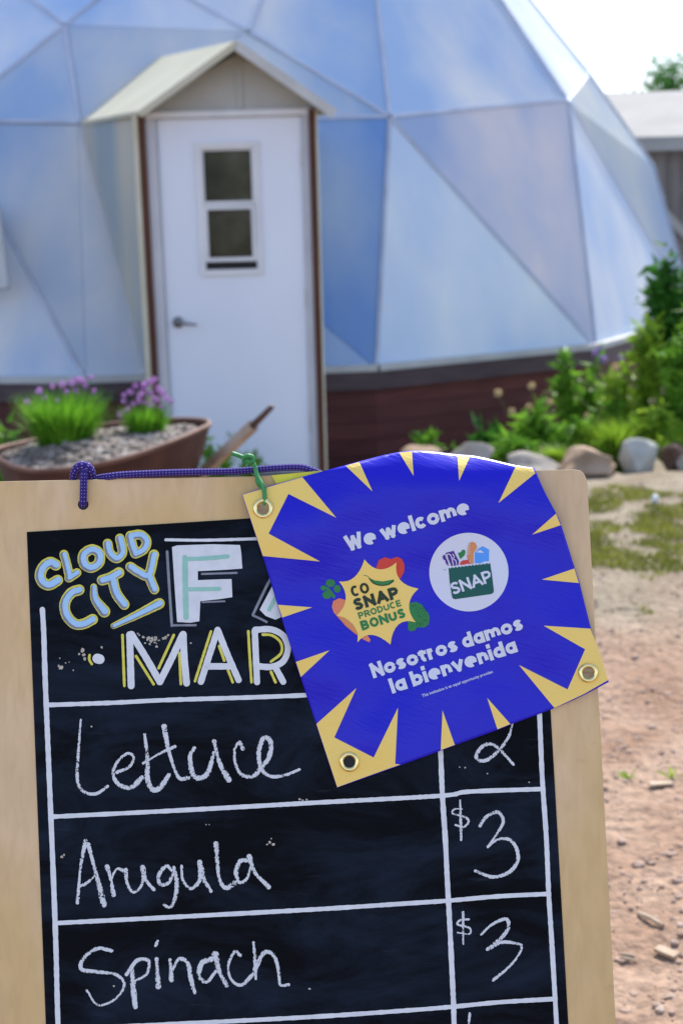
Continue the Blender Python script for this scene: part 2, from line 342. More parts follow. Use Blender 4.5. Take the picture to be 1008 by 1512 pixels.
M['twig'] = noisy('dry_stick', [(.27, .19, .12), (.42, .33, .24)], 30, .8)
M['tanrock'] = noisy('tan_rock', [(.18, .11, .065), (.30, .20, .13), (.38, .28, .20)], 5, .85, bump=.5, bscale=25, bdist=.02)
M['whiterock'] = noisy('pale_rock', [(.30, .29, .25), (.46, .44, .39)], 6, .85, bump=.6, bscale=20, bdist=.02)
M['brownrock'] = noisy('brown_rock', [(.07, .035, .022), (.16, .095, .065)], 6, .85, bump=.5, bscale=25, bdist=.02)
M['greyrock'] = noisy('grey_rock', [(.27, .225, .185), (.42, .37, .31)], 6, .85, bump=.5, bscale=25, bdist=.02)
M['grass'] = leaf_mat('short_grass', (.09, .11, .014), (.25, .26, .045), 5)
M['chive'] = leaf_mat('chive_leaves', (.05, .17, .012), (.18, .42, .03), 14)
M['leafb'] = leaf_mat('bright_leaves', (.10, .22, .012), (.32, .48, .045), 6)
M['leafm'] = leaf_mat('mid_leaves', (.05, .15, .012), (.18, .38, .035), 6)
M['leafd'] = leaf_mat('dark_leaves', (.015, .065, .010), (.06, .20, .025), 6)
M['stem'] = leaf_mat('green_stems', (.05, .10, .02), (.12, .20, .05), 9, .1)
M['bark'] = noisy('bark', [(.07, .05, .035), (.14, .10, .07)], 10, .9, bump=.5)
M['pink'] = leaf_mat('pink_petals', (.36, .13, .42), (.64, .38, .72), 60, .4)
M['purple'] = leaf_mat('purple_petals', (.22, .14, .40), (.42, .32, .60), 60, .4)
M['buff'] = leaf_mat('buff_petals', (.50, .38, .20), (.72, .60, .38), 60, .3)
M['shedroof'] = noisy('pale_roof_sheet', [(.26, .25, .235), (.31, .30, .285)], 2, .8, spec=.1)
M['shedwall'] = noisy('grey_brown_cladding', [(.13, .115, .105), (.21, .185, .17)], 3, .8, (4, 4, .4), rnd=.12)
M['dark'] = base_mat('dark_interior', (.02, .02, .02), .9)[0]
M['whiteobj'] = base_mat('white_plastic', (.75, .74, .72), .4)[0]
M['yelpaper'] = noisy('yellow_tag_sheet', [(.62, .55, .02), (.74, .66, .05)], 30, .5)

# ------------------------------------------------------------------ ground
def dip(y):
    t = min(1, max(0, (y - 7.95) / .8)); return -.27 * t * t * (3 - 2 * t)
def gz(x, y):
    v = Vector((x, y, 0))
    a = noise.noise(v * .5) * .03 * min(1, max(0, y - 1) / 4)
    a += noise.noise(v * 3.1) * .010
    a += max(0, noise.noise(v * 11)) * .014 + noise.noise(v * 27) * .006 + abs(noise.noise(v * 48 + Vector((3, 1, 0)))) * .006
    return a + dip(y)
def axis(lo, hi, dlo, dhi, fine, grow=1.22):
    out = []; x = dlo
    while x <= dhi: out.append(x); x += fine
    st = fine; x = out[-1]
    while x < hi: st *= grow; x += st; out.append(x)
    st = fine; x = dlo; pre = []
    while x > lo: st *= grow; x -= st; pre.append(x)
    return pre[::-1] + out
xs = axis(-400, 400, .30, 1.15, .013); ys = axis(-60, 900, 2.0, 5.4, .015)
gv = [(x, y, gz(x, y) if abs(x) < 12 and y < 14 else dip(y)) for y in ys for x in xs]
nx = len(xs)
gf = [(j * nx + i, j * nx + i + 1, (j + 1) * nx + i + 1, (j + 1) * nx + i) for j in range(len(ys) - 1) for i in range(nx - 1)]
prop(mk('ground', gv, gf, M['soil'], smooth=True), kind='structure')

# ------------------------------------------------------------------ the dome greenhouse
DC, DR = Vector((-1.3, 13.5, -.22)), 4.6
BZ = .45
def dome_pt(px, py, z=None):
    d = ray(px, py); oc = CAM - DC; b_ = d.dot(oc); c_ = oc.dot(oc) - DR * DR; q = b_ * b_ - c_
    t = -b_ - math.sqrt(max(q, 0)); p = CAM + d * t
    if q > 0 or z is not None: p = DC + (p - DC).normalized() * DR
    if z is not None:
        rr = math.sqrt(DR * DR - (z - DC.z) ** 2); h = Vector((p.x - DC.x, p.y - DC.y)).normalized() * rr
        p = Vector((DC.x + h.x, DC.y + h.y, z))
    return p
def proj(p):
    q = Vector(p) - CAM; zz = q.dot(fwd); return 504 + F * q.dot(cr) / zz, 756 - F * q.dot(cu) / zz
man = [dome_pt(*q) for q in [(-80, 178), (118, 181), (575, 172), (838, 147), (96, 37), (367, 47), (200, -45), (474, -165),
                             (690, -115), (-190, 20), (-60, -130), (966, 246), (868, 106), (300, -195), (60, -225), (-200, -190), (520, -330)]]
base_px = [(-170, 558), (128, 558), (555, 545), (880, 518), (1034, 462)]
basep = [dome_pt(*q, z=BZ) for q in base_px]
angs = [math.atan2(p.y - DC.y, p.x - DC.x) for p in basep]
rb = math.sqrt(DR * DR - (BZ - DC.z) ** 2)
a0, a1 = angs[-1], angs[0] + 2 * math.pi
for k in range(1, 11):
    a = a0 + (a1 - a0) * k / 11; basep.append(Vector((DC.x + rb * math.cos(a), DC.y + rb * math.sin(a), BZ)))
def ico(freq):
    bm = bmesh.new(); bmesh.ops.create_icosphere(bm, subdivisions=1, radius=1)
    pts = set()
    for f in bm.faces:
        a, b, c = [v.co for v in f.verts]
        for i in range(freq + 1):
            for j in range(freq + 1 - i):
                p = (a * i + b * j + c * (freq - i - j)).normalized(); pts.add(tuple(round(x, 4) for x in p))
    bm.free(); return [Vector(p) for p in sorted(pts)]
rest = []
for p in ico(3):
    q = DC + (Matrix.Rotation(.35, 3, 'Z') @ p) * DR
    if q.z < 1.25: continue
    x, y = proj(q)
    if q.y < DC.y + .5 and -330 < x < 1200 and y > -330: continue
    if min((q - m_).length for m_ in man) < 1.15: continue
    rest.append(q)
bm = bmesh.new()
for p in man + basep + rest: bm.verts.new(p)
res = bmesh.ops.convex_hull(bm, input=bm.verts)
bm.normal_update()
def vat(px, py):
    return min(bm.verts, key=lambda v: (proj(v.co)[0] - px) ** 2 + (proj(v.co)[1] - py) ** 2 + (1e6 if v.co.y > DC.y + 1 else 0))
def flip(p, q):
    a, b = vat(*p), vat(*q); e = bm.edges.get((a, b))
    if e: bmesh.utils.edge_rotate(e, False)
flip((879, 512), (966, 246))
for e in bm.edges:
    x0_, y0_ = proj(e.verts[0].co)
hid = []
for p, q in (((96, 37), (367, 47)), ((118, 181), (367, 47)), ((118, 181), (128, 558)), ((118, 181), (555, 545)), ((575, 172), (128, 558)), ((367, 47), (474, -165)), ((838, 147), (966, 246)), ((838, 147), (868, 106))):
    a, b = vat(*p), vat(*q); hid.append(frozenset((tuple(round(x, 4) for x in a.co), tuple(round(x, 4) for x in b.co))))
dome = empty('greenhouse_dome', (DC.x, DC.y, 0), 'large frosted geodesic dome greenhouse with blue-white triangular panels and gabled door porch', 'greenhouse')
tris = [[v.co.copy() for v in f.verts] for f in bm.faces if not all(v.co.z < BZ + .01 for v in f.verts)]
seams = [[v.co.copy() for v in e.verts] for e in bm.edges if not all(abs(v.co.z - BZ) < .01 for v in e.verts)]
bm.free()
for t in tris:
    c = (t[0] + t[1] + t[2]) / 3; nrm = (t[1] - t[0]).cross(t[2] - t[0]).normalized()
    if nrm.dot(c - DC) < 0: nrm = -nrm; t = t[::-1]
    r_ = [p + (c - p).normalized() * .02 for p in t]
    x, y = proj(c)
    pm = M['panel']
    if c.y < DC.y + .6:  # tone picked facet by facet, painting in sunlit and shaded sides of the dome
        if (x - 420) ** 2 + (y - 300) ** 2 < 110 ** 2 or (0 < x < 70 and y > 380): pm = M['panel_blue_shade']
        elif abs(x - 764) < 40 and abs(y - 277) < 60: pm = M['panel_grey_shade']
        elif abs(x - 670) < 50 and abs(y - 410) < 60: pm = M['panel_bright']
        elif x > 838 and y < 330 or x > 780 and y < 30: pm = M['panel_sunlit']
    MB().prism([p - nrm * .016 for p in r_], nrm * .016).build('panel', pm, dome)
for a, b in seams:
    c = (a + b) / 2; t = (b - a); L = t.length / 2; t.normalize(); nrm = (c - DC).normalized(); s = t.cross(nrm).normalized(); nrm = s.cross(t)
    o_ = MB()
    if frozenset((tuple(round(x, 4) for x in a), tuple(round(x, 4) for x in b))) in hid:      # clear joint between two sheets of one facet
        o_.box(c - nrm * .012, (L * .985, .03, .003), (t, s, nrm)); o_.build('sheet_joint', M['panel'], dome); continue
    o_.box(c + nrm * .004, (L * .985, .012, .004), (t, s, nrm)); o_.box(c - nrm * .06, (L * .985, .018, .045), (t, s, nrm))
    o_.build('seam_strip', M['strip'], dome)
ring = sorted(basep, key=lambda p: math.atan2(p.y - DC.y, p.x - DC.x))
for i in range(len(ring)):
    a, b = ring[i], ring[(i + 1) % len(ring)]
    t = (b - a); L = t.length / 2; t.normalize(); c = (a + b) / 2
    o_ = Vector((c.x - DC.x, c.y - DC.y, 0)).normalized()
    up = Vector((0, 0, 1))
    MB().box(c + o_ * .02 + up * .012, (L, .035, .020), (t, o_, up)).build('sill_strip', M['sill'], dome)
    MB().box(c + o_ * .005 - up * .07, (L + .012, .04, .058), (t, o_, up)).build('cap_board', M['cap'], dome)
    for k in range(6):
        MB().box(c - o_ * (.03 + .004 * (k % 2)) - up * (.13 + .055 + k * .112), (L, .03, .054), (t, o_, up)).build('wall_board', M['redboard'], dome)

# porch and door -------------------------------------------------
YD = 7.9
def X_(px): return atY(px, 360, YD).x
def Z_(py): return atY(345, py, YD).z
def rect(name, x0, x1, z0, z1, y0, y1, mat, parent, label=None, bev=0):
    o = MB().box(((x0 + x1) / 2, (y0 + y1) / 2, (z0 + z1) / 2), (abs(x1 - x0) / 2, abs(y1 - y0) / 2, abs(z1 - z0) / 2)).build(name, mat, parent, label=label)
    if bev:
        b_ = o.modifiers.new('bevel', 'BEVEL'); b_.width = bev; b_.segments = 2
    return o
zt = Z_(164)
rect('door_post', X_(214), X_(223.5), 0, zt, YD - .02, YD + .08, M['post'], dome)
rect('door_post', X_(461), X_(470.5), 0, zt, YD - .02, YD + .08, M['post'], dome)
rect('corner_trim', X_(206), X_(213.6), 0, zt, YD - .03, YD + .05, M['creamtrim'], dome)
rect('corner_trim', X_(470.9), X_(473.4), 0, zt, YD - .03, YD + .05, M['creamtrim'], dome)
rect('door_frame', X_(223.9), X_(239), 0, zt - .03, YD, YD + .1, M['jamb'], dome)
rect('door_frame', X_(450), X_(460.6), 0, zt - .03, YD, YD + .1, M['jamb'], dome)
rect('door_frame', X_(223.9), X_(460.6), zt - .028, zt + .004, YD - .004, YD + .1, M['frame'], dome)
rect('threshold', X_(223.9), X_(460.6), 0, .03, YD - .06, YD + .1, M['metal'], dome)
# door slab with an opening for the window
x0, x1, z0, z1 = X_(240), X_(449.3), .035, zt - .032
wx0, wx1, wz0, wz1 = X_(298), X_(383), Z_(402), Z_(214)
d_ = MB()
for (a, b, c, e) in ((x0, wx0, z0, z1), (wx1, x1, z0, z1), (wx0, wx1, z0, wz0), (wx0, wx1, wz1, z1)):
    d_.box(((a + b) / 2, YD + .045, (c + e) / 2), ((b - a) / 2, .022, (e - c) / 2))
door = d_.build('door', M['door'], dome)
def frame_ring(a, b, c, e, w, y, dep, name, mat, par):
    q = MB()
    q.box(((a + b) / 2, y, e - w / 2), ((b - a) / 2, dep, w / 2)); q.box(((a + b) / 2, y, c + w / 2), ((b - a) / 2, dep, w / 2))
    q.box((a + w / 2, y, (c + e) / 2), (w / 2, dep - .001, (e - c) / 2 - w)); q.box((b - w / 2, y, (c + e) / 2), (w / 2, dep - .001, (e - c) / 2 - w))
    return q.build(name, mat, par)
frame_ring(X_(294), X_(387), Z_(406), Z_(209), .030, YD + .026, .018, 'window_frame', M['frame'], door)
frame_ring(X_(300), X_(380), Z_(302), Z_(216), .019, YD + .034, .014, 'window_sash', M['frame'], door)
frame_ring(X_(302), X_(378), Z_(386), Z_(303), .021, YD + .030, .016, 'window_sash', M['frame'], door)
rect('window_pane', X_(304), X_(377), Z_(299), Z_(219), YD + .036, YD + .040, M['glass'], door)
rect('window_pane', X_(306), X_(375), Z_(381), Z_(308), YD + .034, YD + .038, M['glass'], door)
rect('window_slot', X_(304), X_(378), Z_(400), Z_(386), YD + .050, YD + .06, M['dark'], door)
for zz in (.3, 1.0, 1.75): rect('hinge', X_(448.6), X_(452), zz - .05, zz + .05, YD + .012, YD + .022, M['metal'], dome)
hx, hz = X_(257), Z_(474)
h_ = MB().tube([(hx, YD + .024, hz), (hx, YD + .012, hz)], .030, 20)
h_.tube([(hx, YD + .02, hz), (hx, YD - .035, hz), (hx + .006, YD - .044, hz)], .012, 10)
h_.tube([(hx, YD - .040, hz), (hx + .05, YD - .045, hz - .004), (hx + .105, YD - .038, hz - .014)], [.011, .008, .006], 8)
h_.build('door_handle', M['metal'], door, True)
# roof slabs
YF = 7.74
RF, EL, ER = atY(348, 60, YF), atY(206, 163, YF), atY(494, 162, YF)
RB, EB = dome_pt(238, 84), dome_pt(118, 180)
EBR = RB + (ER - RF) * 1.15 + Vector((0, .15, 0))
back = (RB - RF).normalized() * .25
th = Vector((0, 0, -.022))
MB().prism([RF, EL, EB, EB + back, RB + back], th).build('roof_sheet', M['cream'], dome)
MB().prism([RF, RB + back, EBR + back, ER], th).build('roof_sheet', M['cream'], dome)
# rake trims facing the viewer
def bar(a, b, w, d, name, mat, par, upv=Vector((0, 0, 1))):
    t = (b - a); L = t.length / 2; t.normalize(); s = t.cross(upv).normalized(); u = s.cross(t)
    return MB().box((a + b) / 2, (L, d / 2, w / 2), (t, s, u)).build(name, mat, par)
dn = Vector((0, -.012, -.022))
bar(RF + dn, EL + dn, .034, .02, 'rake_trim', M['creamtrim'], dome)
bar(RF + dn, ER + dn, .050, .02, 'rake_trim', M['sill'], dome)
# gable wall under the rakes
gy = YD + .03
ga, gb, gc = Vector((X_(212), gy, zt + .004)), Vector((X_(472), gy, zt + .004)), Vector((RF.x, gy, RF.z - .04))
MB().prism([ga, gb, gc], (0, .012, 0)).build('gable_panel', M['gable'], dome)
rect('gable_mullion', RF.x - .012, RF.x + .012, zt + .01, gc.z - .03, gy - .012, gy - .001, M['gable'], dome)
# porch side walls running back to the dome
zf = BZ
fl = [Vector((X_(213), YD + .05, zt)), *[dome_pt(*q) for q in ((119, 184), (152, 262), (185, 400), (212, 542))], Vector((X_(213), YD + .05, zf))]
MB().prism(fl, (.012, .004, 0)).build('porch_wall', M['porchwall'], dome)
MB().prism([Vector((X_(213), YD + .05, -.3)), Vector((X_(213), YD + .05, zf - .002)), dome_pt(212, 542, BZ) - Vector((0, 0, .002)), dome_pt(212, 542, BZ) * 1 - Vector((0, 0, BZ + .3))], (.012, .004, 0)).build('porch_skirt', M['cap'], dome)
frx = X_(472)
MB().prism([Vector((frx, YD + .05, zt)), Vector((frx - .06, 9.9, zt)), Vector((frx - .05, 9.05, -.3)), Vector((frx, YD + .05, -.3))], (-.012, 0, 0)).build('porch_wall', M['porchwall'], dome)
for (q0, q1) in (((122, 184), (152, 262)), ((152, 262), (185, 400)), ((185, 400), (212, 542))):
    a, b = dome_pt(*q0), dome_pt(*q1); bar(a - Vector((0, .03, 0)), b - Vector((0, .03, 0)), .05, .012, 'seam_strip', M['strip'], dome, Vector((0, -1, .3)))
# opened vent flap at the left
vy = dome_pt(0, 360).y - .12
vp = [atY(-70, 300, vy + .1), atY(1, 303, vy + .1), atY(15, 426, vy - .12), atY(-60, 436, vy - .12)]
on = (vp[0] - DC).normalized()
MB().prism(vp, on * .02).build('vent_flap', M['sill'], dome, label='white vent flap propped open')

# ------------------------------------------------------------------ neighbouring building and tree
YB = 17.0
bx0, bx1 = atY(880, 200, YB).x, atY(1300, 200, YB).x
ztop, zeave = atY(960, 146, YB + 1.6).z + .03, atY(960, 211, YB).z
shed = empty('shed', ((bx0 + bx1) / 2, YB, 0), 'grey clad outbuilding with broad pale roof beyond the right of the dome', 'building')
MB().prism([(bx0, YB - .25, zeave), (bx1, YB - .25, zeave), (bx1, YB + 1.6, ztop), (bx0, YB + 1.6, ztop)], (0, 0, .06)).build('roof', M['shedroof'], shed)
MB().prism([(bx0, YB + 1.6, ztop), (bx1, YB + 1.6, ztop), (bx1, YB + 4.4, zeave), (bx0, YB + 4.4, zeave)], (0, 0, .06)).build('roof', M['shedroof'], shed)
rect('fascia', bx0, bx1, zeave - .10, zeave + .01, YB - .27, YB - .252, M['shedroof'], shed)
px_ = bx0 + .1
while px_ < bx1 - .2:
    rect('wall_plank', px_, px_ + .17, -.3, zeave - .02, YB + (.004 if int(px_ * 10) % 2 else 0), YB + .04, M['shedwall'], shed); px_ += .18
rect('end_wall', bx0 + .1, bx0 + .13, -.3, zeave, YB + .05, YB + 4.2, M['shedwall'], shed)
rect('end_wall', bx1 - .13, bx1 - .1, -.3, zeave, YB + .05, YB + 4.2, M['shedwall'], shed)
# low lean-to in front with a pale sloping edge board
YL = 15.6
la, lb = atY(955, 288, YL), atY(1075, 412, YL)
lt = empty('lean_to', (la.x + .4, YL, 0), 'dark low lean-to with pale sloping edge board beside the dome', 'lean-to')
bar(la, lb, .09, .05, 'edge_board', M['shedroof'], lt)
MB().prism([la + Vector((0, .03, -.04)), lb + Vector((0, .03, -.04)), Vector((lb.x, YL + .03, -.3)), Vector((la.x, YL + .03, -.3))], (0, .04, 0)).build('end_panel', M['shedwall'], lt)
MB().prism([la + Vector((0, .05, .02)), lb + Vector((0, .05, .02)), lb + Vector((0, 1.2, .02)), la + Vector((0, 1.2, .02))], (0, 0, .03)).build('roof', M['shedroof'], lt)

def leaves(mb, c, rad, n, size, up=.3, clump=None, seed=0, long=1.6):
    rnd = random.Random(seed); c = Vector(c)
    cl = [Vector((rnd.gauss(0, 1), rnd.gauss(0, 1), rnd.gauss(0, 1))).normalized() * (rnd.random() ** .45) for _ in range(clump or 1)]
    for i in range(n):
        if clump:
            k = rnd.choice(cl); p = k * .82 + Vector((rnd.gauss(0, 1), rnd.gauss(0, 1), rnd.gauss(0, 1))) * .16
        else: p = Vector((rnd.gauss(0, 1), rnd.gauss(0, 1), rnd.gauss(0, 1))).normalized() * (rnd.random() ** .4)
        p = c + Vector((p.x * rad[0], p.y * rad[1], p.z * rad[2]))
        if p.z < .01: continue
        s = size * rnd.uniform(.55, 1.25)
        a = Vector((rnd.gauss(0, 1), rnd.gauss(0, 1), rnd.gauss(0, .6) + up)).normalized(); b = a.orthogonal().normalized(); b = (Matrix.Rotation(rnd.random() * 6.28, 3, a) @ b)
        nrm = a.cross(b)
        mb.add([p, p + a * s * .5 * long * .5 + b * s * .3 + nrm * s * .06, p + a * s * long * .5 * 2, p + a * s * .5 * long * .5 - b * s * .3 + nrm * s * .06], [(0, 1, 2), (0, 2, 3)])
    return mb
def tree(x, y, h, cr_, label, seed, n=5000):
    t = empty('tree', (x, y, 0), label, 'tree')
    rnd = random.Random(seed); tr = MB()
    tr.tube([(x, y, -.4), (x + .05, y, h * .35), (x - .05, y + .05, h * .62), (x + .02, y, h * .9)], [.13, .10, .07, .02], 8)
    for k in range(9):
        a = rnd.random() * 6.28; z = h * rnd.uniform(.38, .75); L = cr_ * rnd.uniform(.5, .95)
        tr.tube([(x, y, z), (x + math.cos(a) * L * .5, y + math.sin(a) * L * .5, z + L * .35), (x + math.cos(a) * L, y + math.sin(a) * L, z + L * .6)], [.045, .03, .01], 5)
    tr.build('trunk', M['bark'], t)
    leaves(MB(), (x, y, h - cr_ * .95), (cr_, cr_, cr_ * .95), n, .085, 0, 46, seed).build('crown', M['leafd'], t)
tp = atY(990, 150, 27); tree(tp.x, 27, atY(985, 84, 27).z, 1.4, 'leafy tree top rising behind the pale roof of the outbuilding', 5, 9500)

# ------------------------------------------------------------------ boulders
def rock(px, py, w, h, mat, label, seed, Y=None, dep=None, name='boulder', sharp=.25, group='boulders edging the planted bed', sub=4, cat='boulder'):
    g = atZ(px, py, 0) if Y is None else atY(px, py, Y); s = (g - CAM).length / F
    W_, H_ = w * s / 2 * 1.18, h * s * (.62 if sub == 2 else 1); D_ = dep or W_ * .8
    bm = bmesh.new(); bmesh.ops.create_icosphere(bm, subdivisions=sub, radius=1); rnd = random.Random(seed)
    cuts = [(Vector((rnd.gauss(0, 1), rnd.gauss(0, 1), rnd.gauss(0, 1))).normalized(), rnd.uniform(.50, .82)) for _ in range(13)]
    for v in bm.verts:
        for nv, dd in cuts:
            e = v.co.dot(nv) - dd
            if e > 0: v.co -= nv * e * (.93)
        v.co += v.co.normalized() * (noise.noise(v.co * 1.6 + Vector((seed, 0, 0))) * sharp * .5 + noise.noise(v.co * 5 + Vector((seed, 3, 0))) * sharp * .12)
    vs = [Vector((v.co.x * W_, v.co.y * D_, (v.co.z + .62) * H_ / 1.55)) for v in bm.verts]
    me = bpy.data.meshes.new(name); me.from_pydata([tuple(v) for v in vs], [], [[v.index for v in f.verts] for f in bm.faces]); bm.free()
    me.materials.append(mat); me.polygons.foreach_set('use_smooth', [True] * len(me.polygons))
    o = bpy.data.objects.new(name, me); COL.objects.link(o); o.location = (g.x, g.y + D_ * .6, g.z - .01 - H_ * .04); o.rotation_euler.z = rnd.uniform(-.3, .3)
    return prop(o, label, cat, group)
rock(698, 694, 76, 44, M['greyrock'], 'long grey boulder lying furthest left behind the banner top edge', 11)
rock(786, 706, 92, 38, M['greyrock'], 'low flat grey boulder just left of the tan one', 12)
rock(870, 708, 100, 46, M['tanrock'], 'rounded tan boulder behind the top right corner of the chalkboard', 13)
rock(944, 698, 66, 50, M['whiterock'], 'pale whitish angular boulder between tan and brown boulders', 24, sharp=.15)
rock(1002, 692, 48, 38, M['brownrock'], 'dark brown boulder at the right edge of the photo', 15)
rock(1040, 697, 60, 34, M['greyrock'], 'light grey boulder cut off by the right edge of the photo', 16)
rock(620, 690, 70, 34, M['tanrock'], 'tan boulder hidden mostly behind the blue banner', 17)

# ------------------------------------------------------------------ plants
def plant(px, pb, ptop, wpx, Y, mat, label, n, size, seed, kind='leaf', stems=8, group='plants in the bed beside the dome', name='leafy_plant', cat='plant'):
    b = atY(px, pb, Y); b.z = gz(b.x, b.y); top = atY(px, ptop, Y).z - b.z; wid = wpx * Y / F / 2
    p = empty(name, tuple(b), label, cat, group); rnd = random.Random(seed)
    st = MB()
    tips = []
    for k in range(stems):
        a = rnd.random() * 6.28; r_ = wid * rnd.uniform(.1, .9); hh = top * rnd.uniform(.6, 1.0)
        q = b + Vector((math.cos(a) * r_, math.sin(a) * r_ * .6, hh)); tips.append(q)
        m_ = b + Vector((math.cos(a) * r_ * .35, math.sin(a) * r_ * .2, hh * .55)); st.tube([b + Vector((rnd.uniform(-.02, .02), 0, -.01)), m_, q], [.006, .0045, .002], 5)
    st.build('stem', M['stem'], p)
    f = MB()
    if kind == 'leaf': leaves(f, b + Vector((0, 0, top * .52)), (wid, wid * .7, top * .5), n, size, .35, 22, seed)
    elif kind == 'stalk':
        for q in tips:
            for j in range(n // stems):
                t = rnd.random() ** .7; c = b.lerp(q, t) + Vector((rnd.uniform(-1, 1), rnd.uniform(-1, 1), 0)) * size * .35
                leaves(f, c, (size * .4,) * 3, 1, size, .5, None, rnd.random(), 1.8)
    elif kind == 'blade':
        for j in range(n):
            a = rnd.random() * 6.28; r0 = wid * .35 * rnd.random(); lean = wid * rnd.uniform(.2, 1.0); hh = top * rnd.uniform(.45, 1.0)
            d = Vector((math.cos(a), math.sin(a), 0)); s = d.cross(Vector((0, 0, 1))) * size
            p0 = b + d * r0; p1 = p0 + d * lean * .35 + Vector((0, 0, hh * .6)); p2 = p0 + d * lean + Vector((0, 0, hh))
            f.add([p0 - s, p0 + s, p1 + s * .9, p1 - s * .9, p2], [(0, 1, 2, 3), (3, 2, 4)])
    f.build('foliage', mat, p)
    return p, b, top, wid, tips
def blossom(parent, c, r, mat, seed, name='flower'):
    rnd = random.Random(seed); f = MB()
    for k in range(26):
        d = Vector((rnd.gauss(0, 1), rnd.gauss(0, 1), rnd.gauss(0, 1))).normalized(); e = d.orthogonal().normalized() * r * .32; g = d.cross(e)
        f.add([Vector(c) + d * r * .3, Vector(c) + d * r * .75 + e, Vector(c) + d * r, Vector(c) + d * r * .75 - e], [(0, 1, 2, 3)])
        f.add([Vector(c) + d * r * .3, Vector(c) + d * r * .75 + g, Vector(c) + d * r, Vector(c) + d * r * .75 - g], [(0, 1, 2, 3)])
    return f.build(name, mat, parent)
plant(990, 640, 388, 110, 9.2, M['leafd'], 'tall dark green bush at the right edge against the dome', 3600, .06, 31, stems=9, name='bush', cat='bush')
plant(1020, 660, 452, 100, 8.6, M['leafm'], 'mid green bush in front of the tall dark one at right', 2200, .06, 32, name='bush', cat='bush')
plant(850, 650, 512, 92, 9.0, M['leafm'], 'feathery green plant below the dome corner', 900, .05, 33, 'stalk', 16)
plant(912, 660, 545, 60, 8.8, M['leafb'], 'upright yellow-green stalks left of the tall dark bush', 700, .055, 34, 'stalk', 12)
plant(952, 660, 452, 54, 8.9, M['leafb'], 'tall light green leafy stalks in front of the dark bush', 800, .055, 35, 'stalk', 9)
plant(905, 690, 610, 120, 8.3, M['leafb'], 'bright green grassy clump behind the pale boulder', 900, .006, 36, 'blade')
plant(985, 690, 600, 110, 8.3, M['leafb'], 'bright green leafy clump behind the brown boulder', 1300, .045, 37, 'leaf')
plant(845, 690, 618, 90, 8.4, M['leafm'], 'bushy green plant behind the tan boulder', 1200, .045, 38, 'leaf')
plant(722, 690, 632, 76, 8.6, M['leafd'], 'low dark broadleaf plant at the left end of the bed', 420, .09, 39, 'leaf')
for i, (x, y, w, yy, mt) in enumerate([(760, 648, 70, 8.15, 'leafm'), (822, 655, 80, 8.1, 'leafb'), (880, 646, 76, 8.2, 'leafb'), (935, 640, 80, 8.15, 'leafm'), (995, 640, 80, 8.1, 'leafb'), (700, 655, 60, 8.2, 'leafd')]):
    plant(x, 705, y, w, yy, M[mt], ['low leafy tuft left of the buff flowered plant', 'low bright tuft behind the flat grey and tan boulders', 'low bright tuft right behind the tan boulder', 'low green tuft behind the pale angular boulder', 'low bright tuft behind the brown boulder', 'low dark tuft behind the long grey boulder'][i], 620 if i % 2 == 0 else 420, .04 if i % 2 == 0 else .0045, 70 + i, 'leaf' if i % 2 == 0 else 'blade', 6)
plant(640, 690, 640, 80, 8.6, M['leafm'], 'low green plant by the dome wall behind the banner', 400, .06, 47, 'leaf')
P5, b5, t5, w5, _ = plant(780, 690, 598, 84, 8.5, M['leafm'], 'slender plant with small buff flowers in front of red wall', 420, .07, 40, 'stalk', 9)
for i, (x, y, r_) in enumerate([(735, 580, 9), (785, 570, 9), (812, 594, 8), (755, 607, 8), (781, 601, 9), (866, 614, 7), (806, 620, 6)]):
    c = atY(x, y, 8.5); MB().tube([b5 + Vector((0, 0, .02)), b5.lerp(c, .6) + Vector((0, 0, .05)), c], [.003, .0025, .002], 4).build('flower_stem', M['stem'], P5)
    blossom(P5, c, r_ * 8.5 / F * .72, M['buff'], 100 + i)
P6, b6, t6, w6, _ = plant(905, 680, 580, 90, 8.7, M['leafm'], 'loose plant with orange-buff and purple flowers under the dome edge', 500, .05, 41, 'stalk', 9)
for i, (x, y, r_, mt) in enumerate([(909, 541, 9, 'buff'), (980, 577, 9, 'buff'), (962, 592, 8, 'buff'), (996, 622, 8, 'buff'), (878, 522, 8, 'purple'), (890, 530, 9, 'purple'), (915, 528, 7, 'purple'), (885, 515, 7, 'purple')]):
    c = atY(x, y, 8.6); MB().tube([b6 + Vector((0, 0, .02)), b6.lerp(c, .6) + Vector((0, 0, .04)), c], [.003, .0025, .002], 4).build('flower_stem', M['stem'], P6)
    blossom(P6, c, r_ * 8.6 / F * .75, M[mt], 120 + i)
plant(6, 740, 635, 60, 6.4, M['leafm'], 'green weeds at the left edge behind the wheelbarrow', 500, .05, 42, 'leaf', group='weeds near the wheelbarrow')
plant(322, 715, 640, 60, 7.3, M['leafm'], 'small pale weeds at the foot of the door', 260, .035, 43, 'stalk', 8, group='weeds near the wheelbarrow')
plant(370, 715, 668, 50, 7.3, M['leafm'], 'short weeds below the wheelbarrow handle tip', 160, .035, 44, 'stalk', 6, group='weeds near the wheelbarrow')

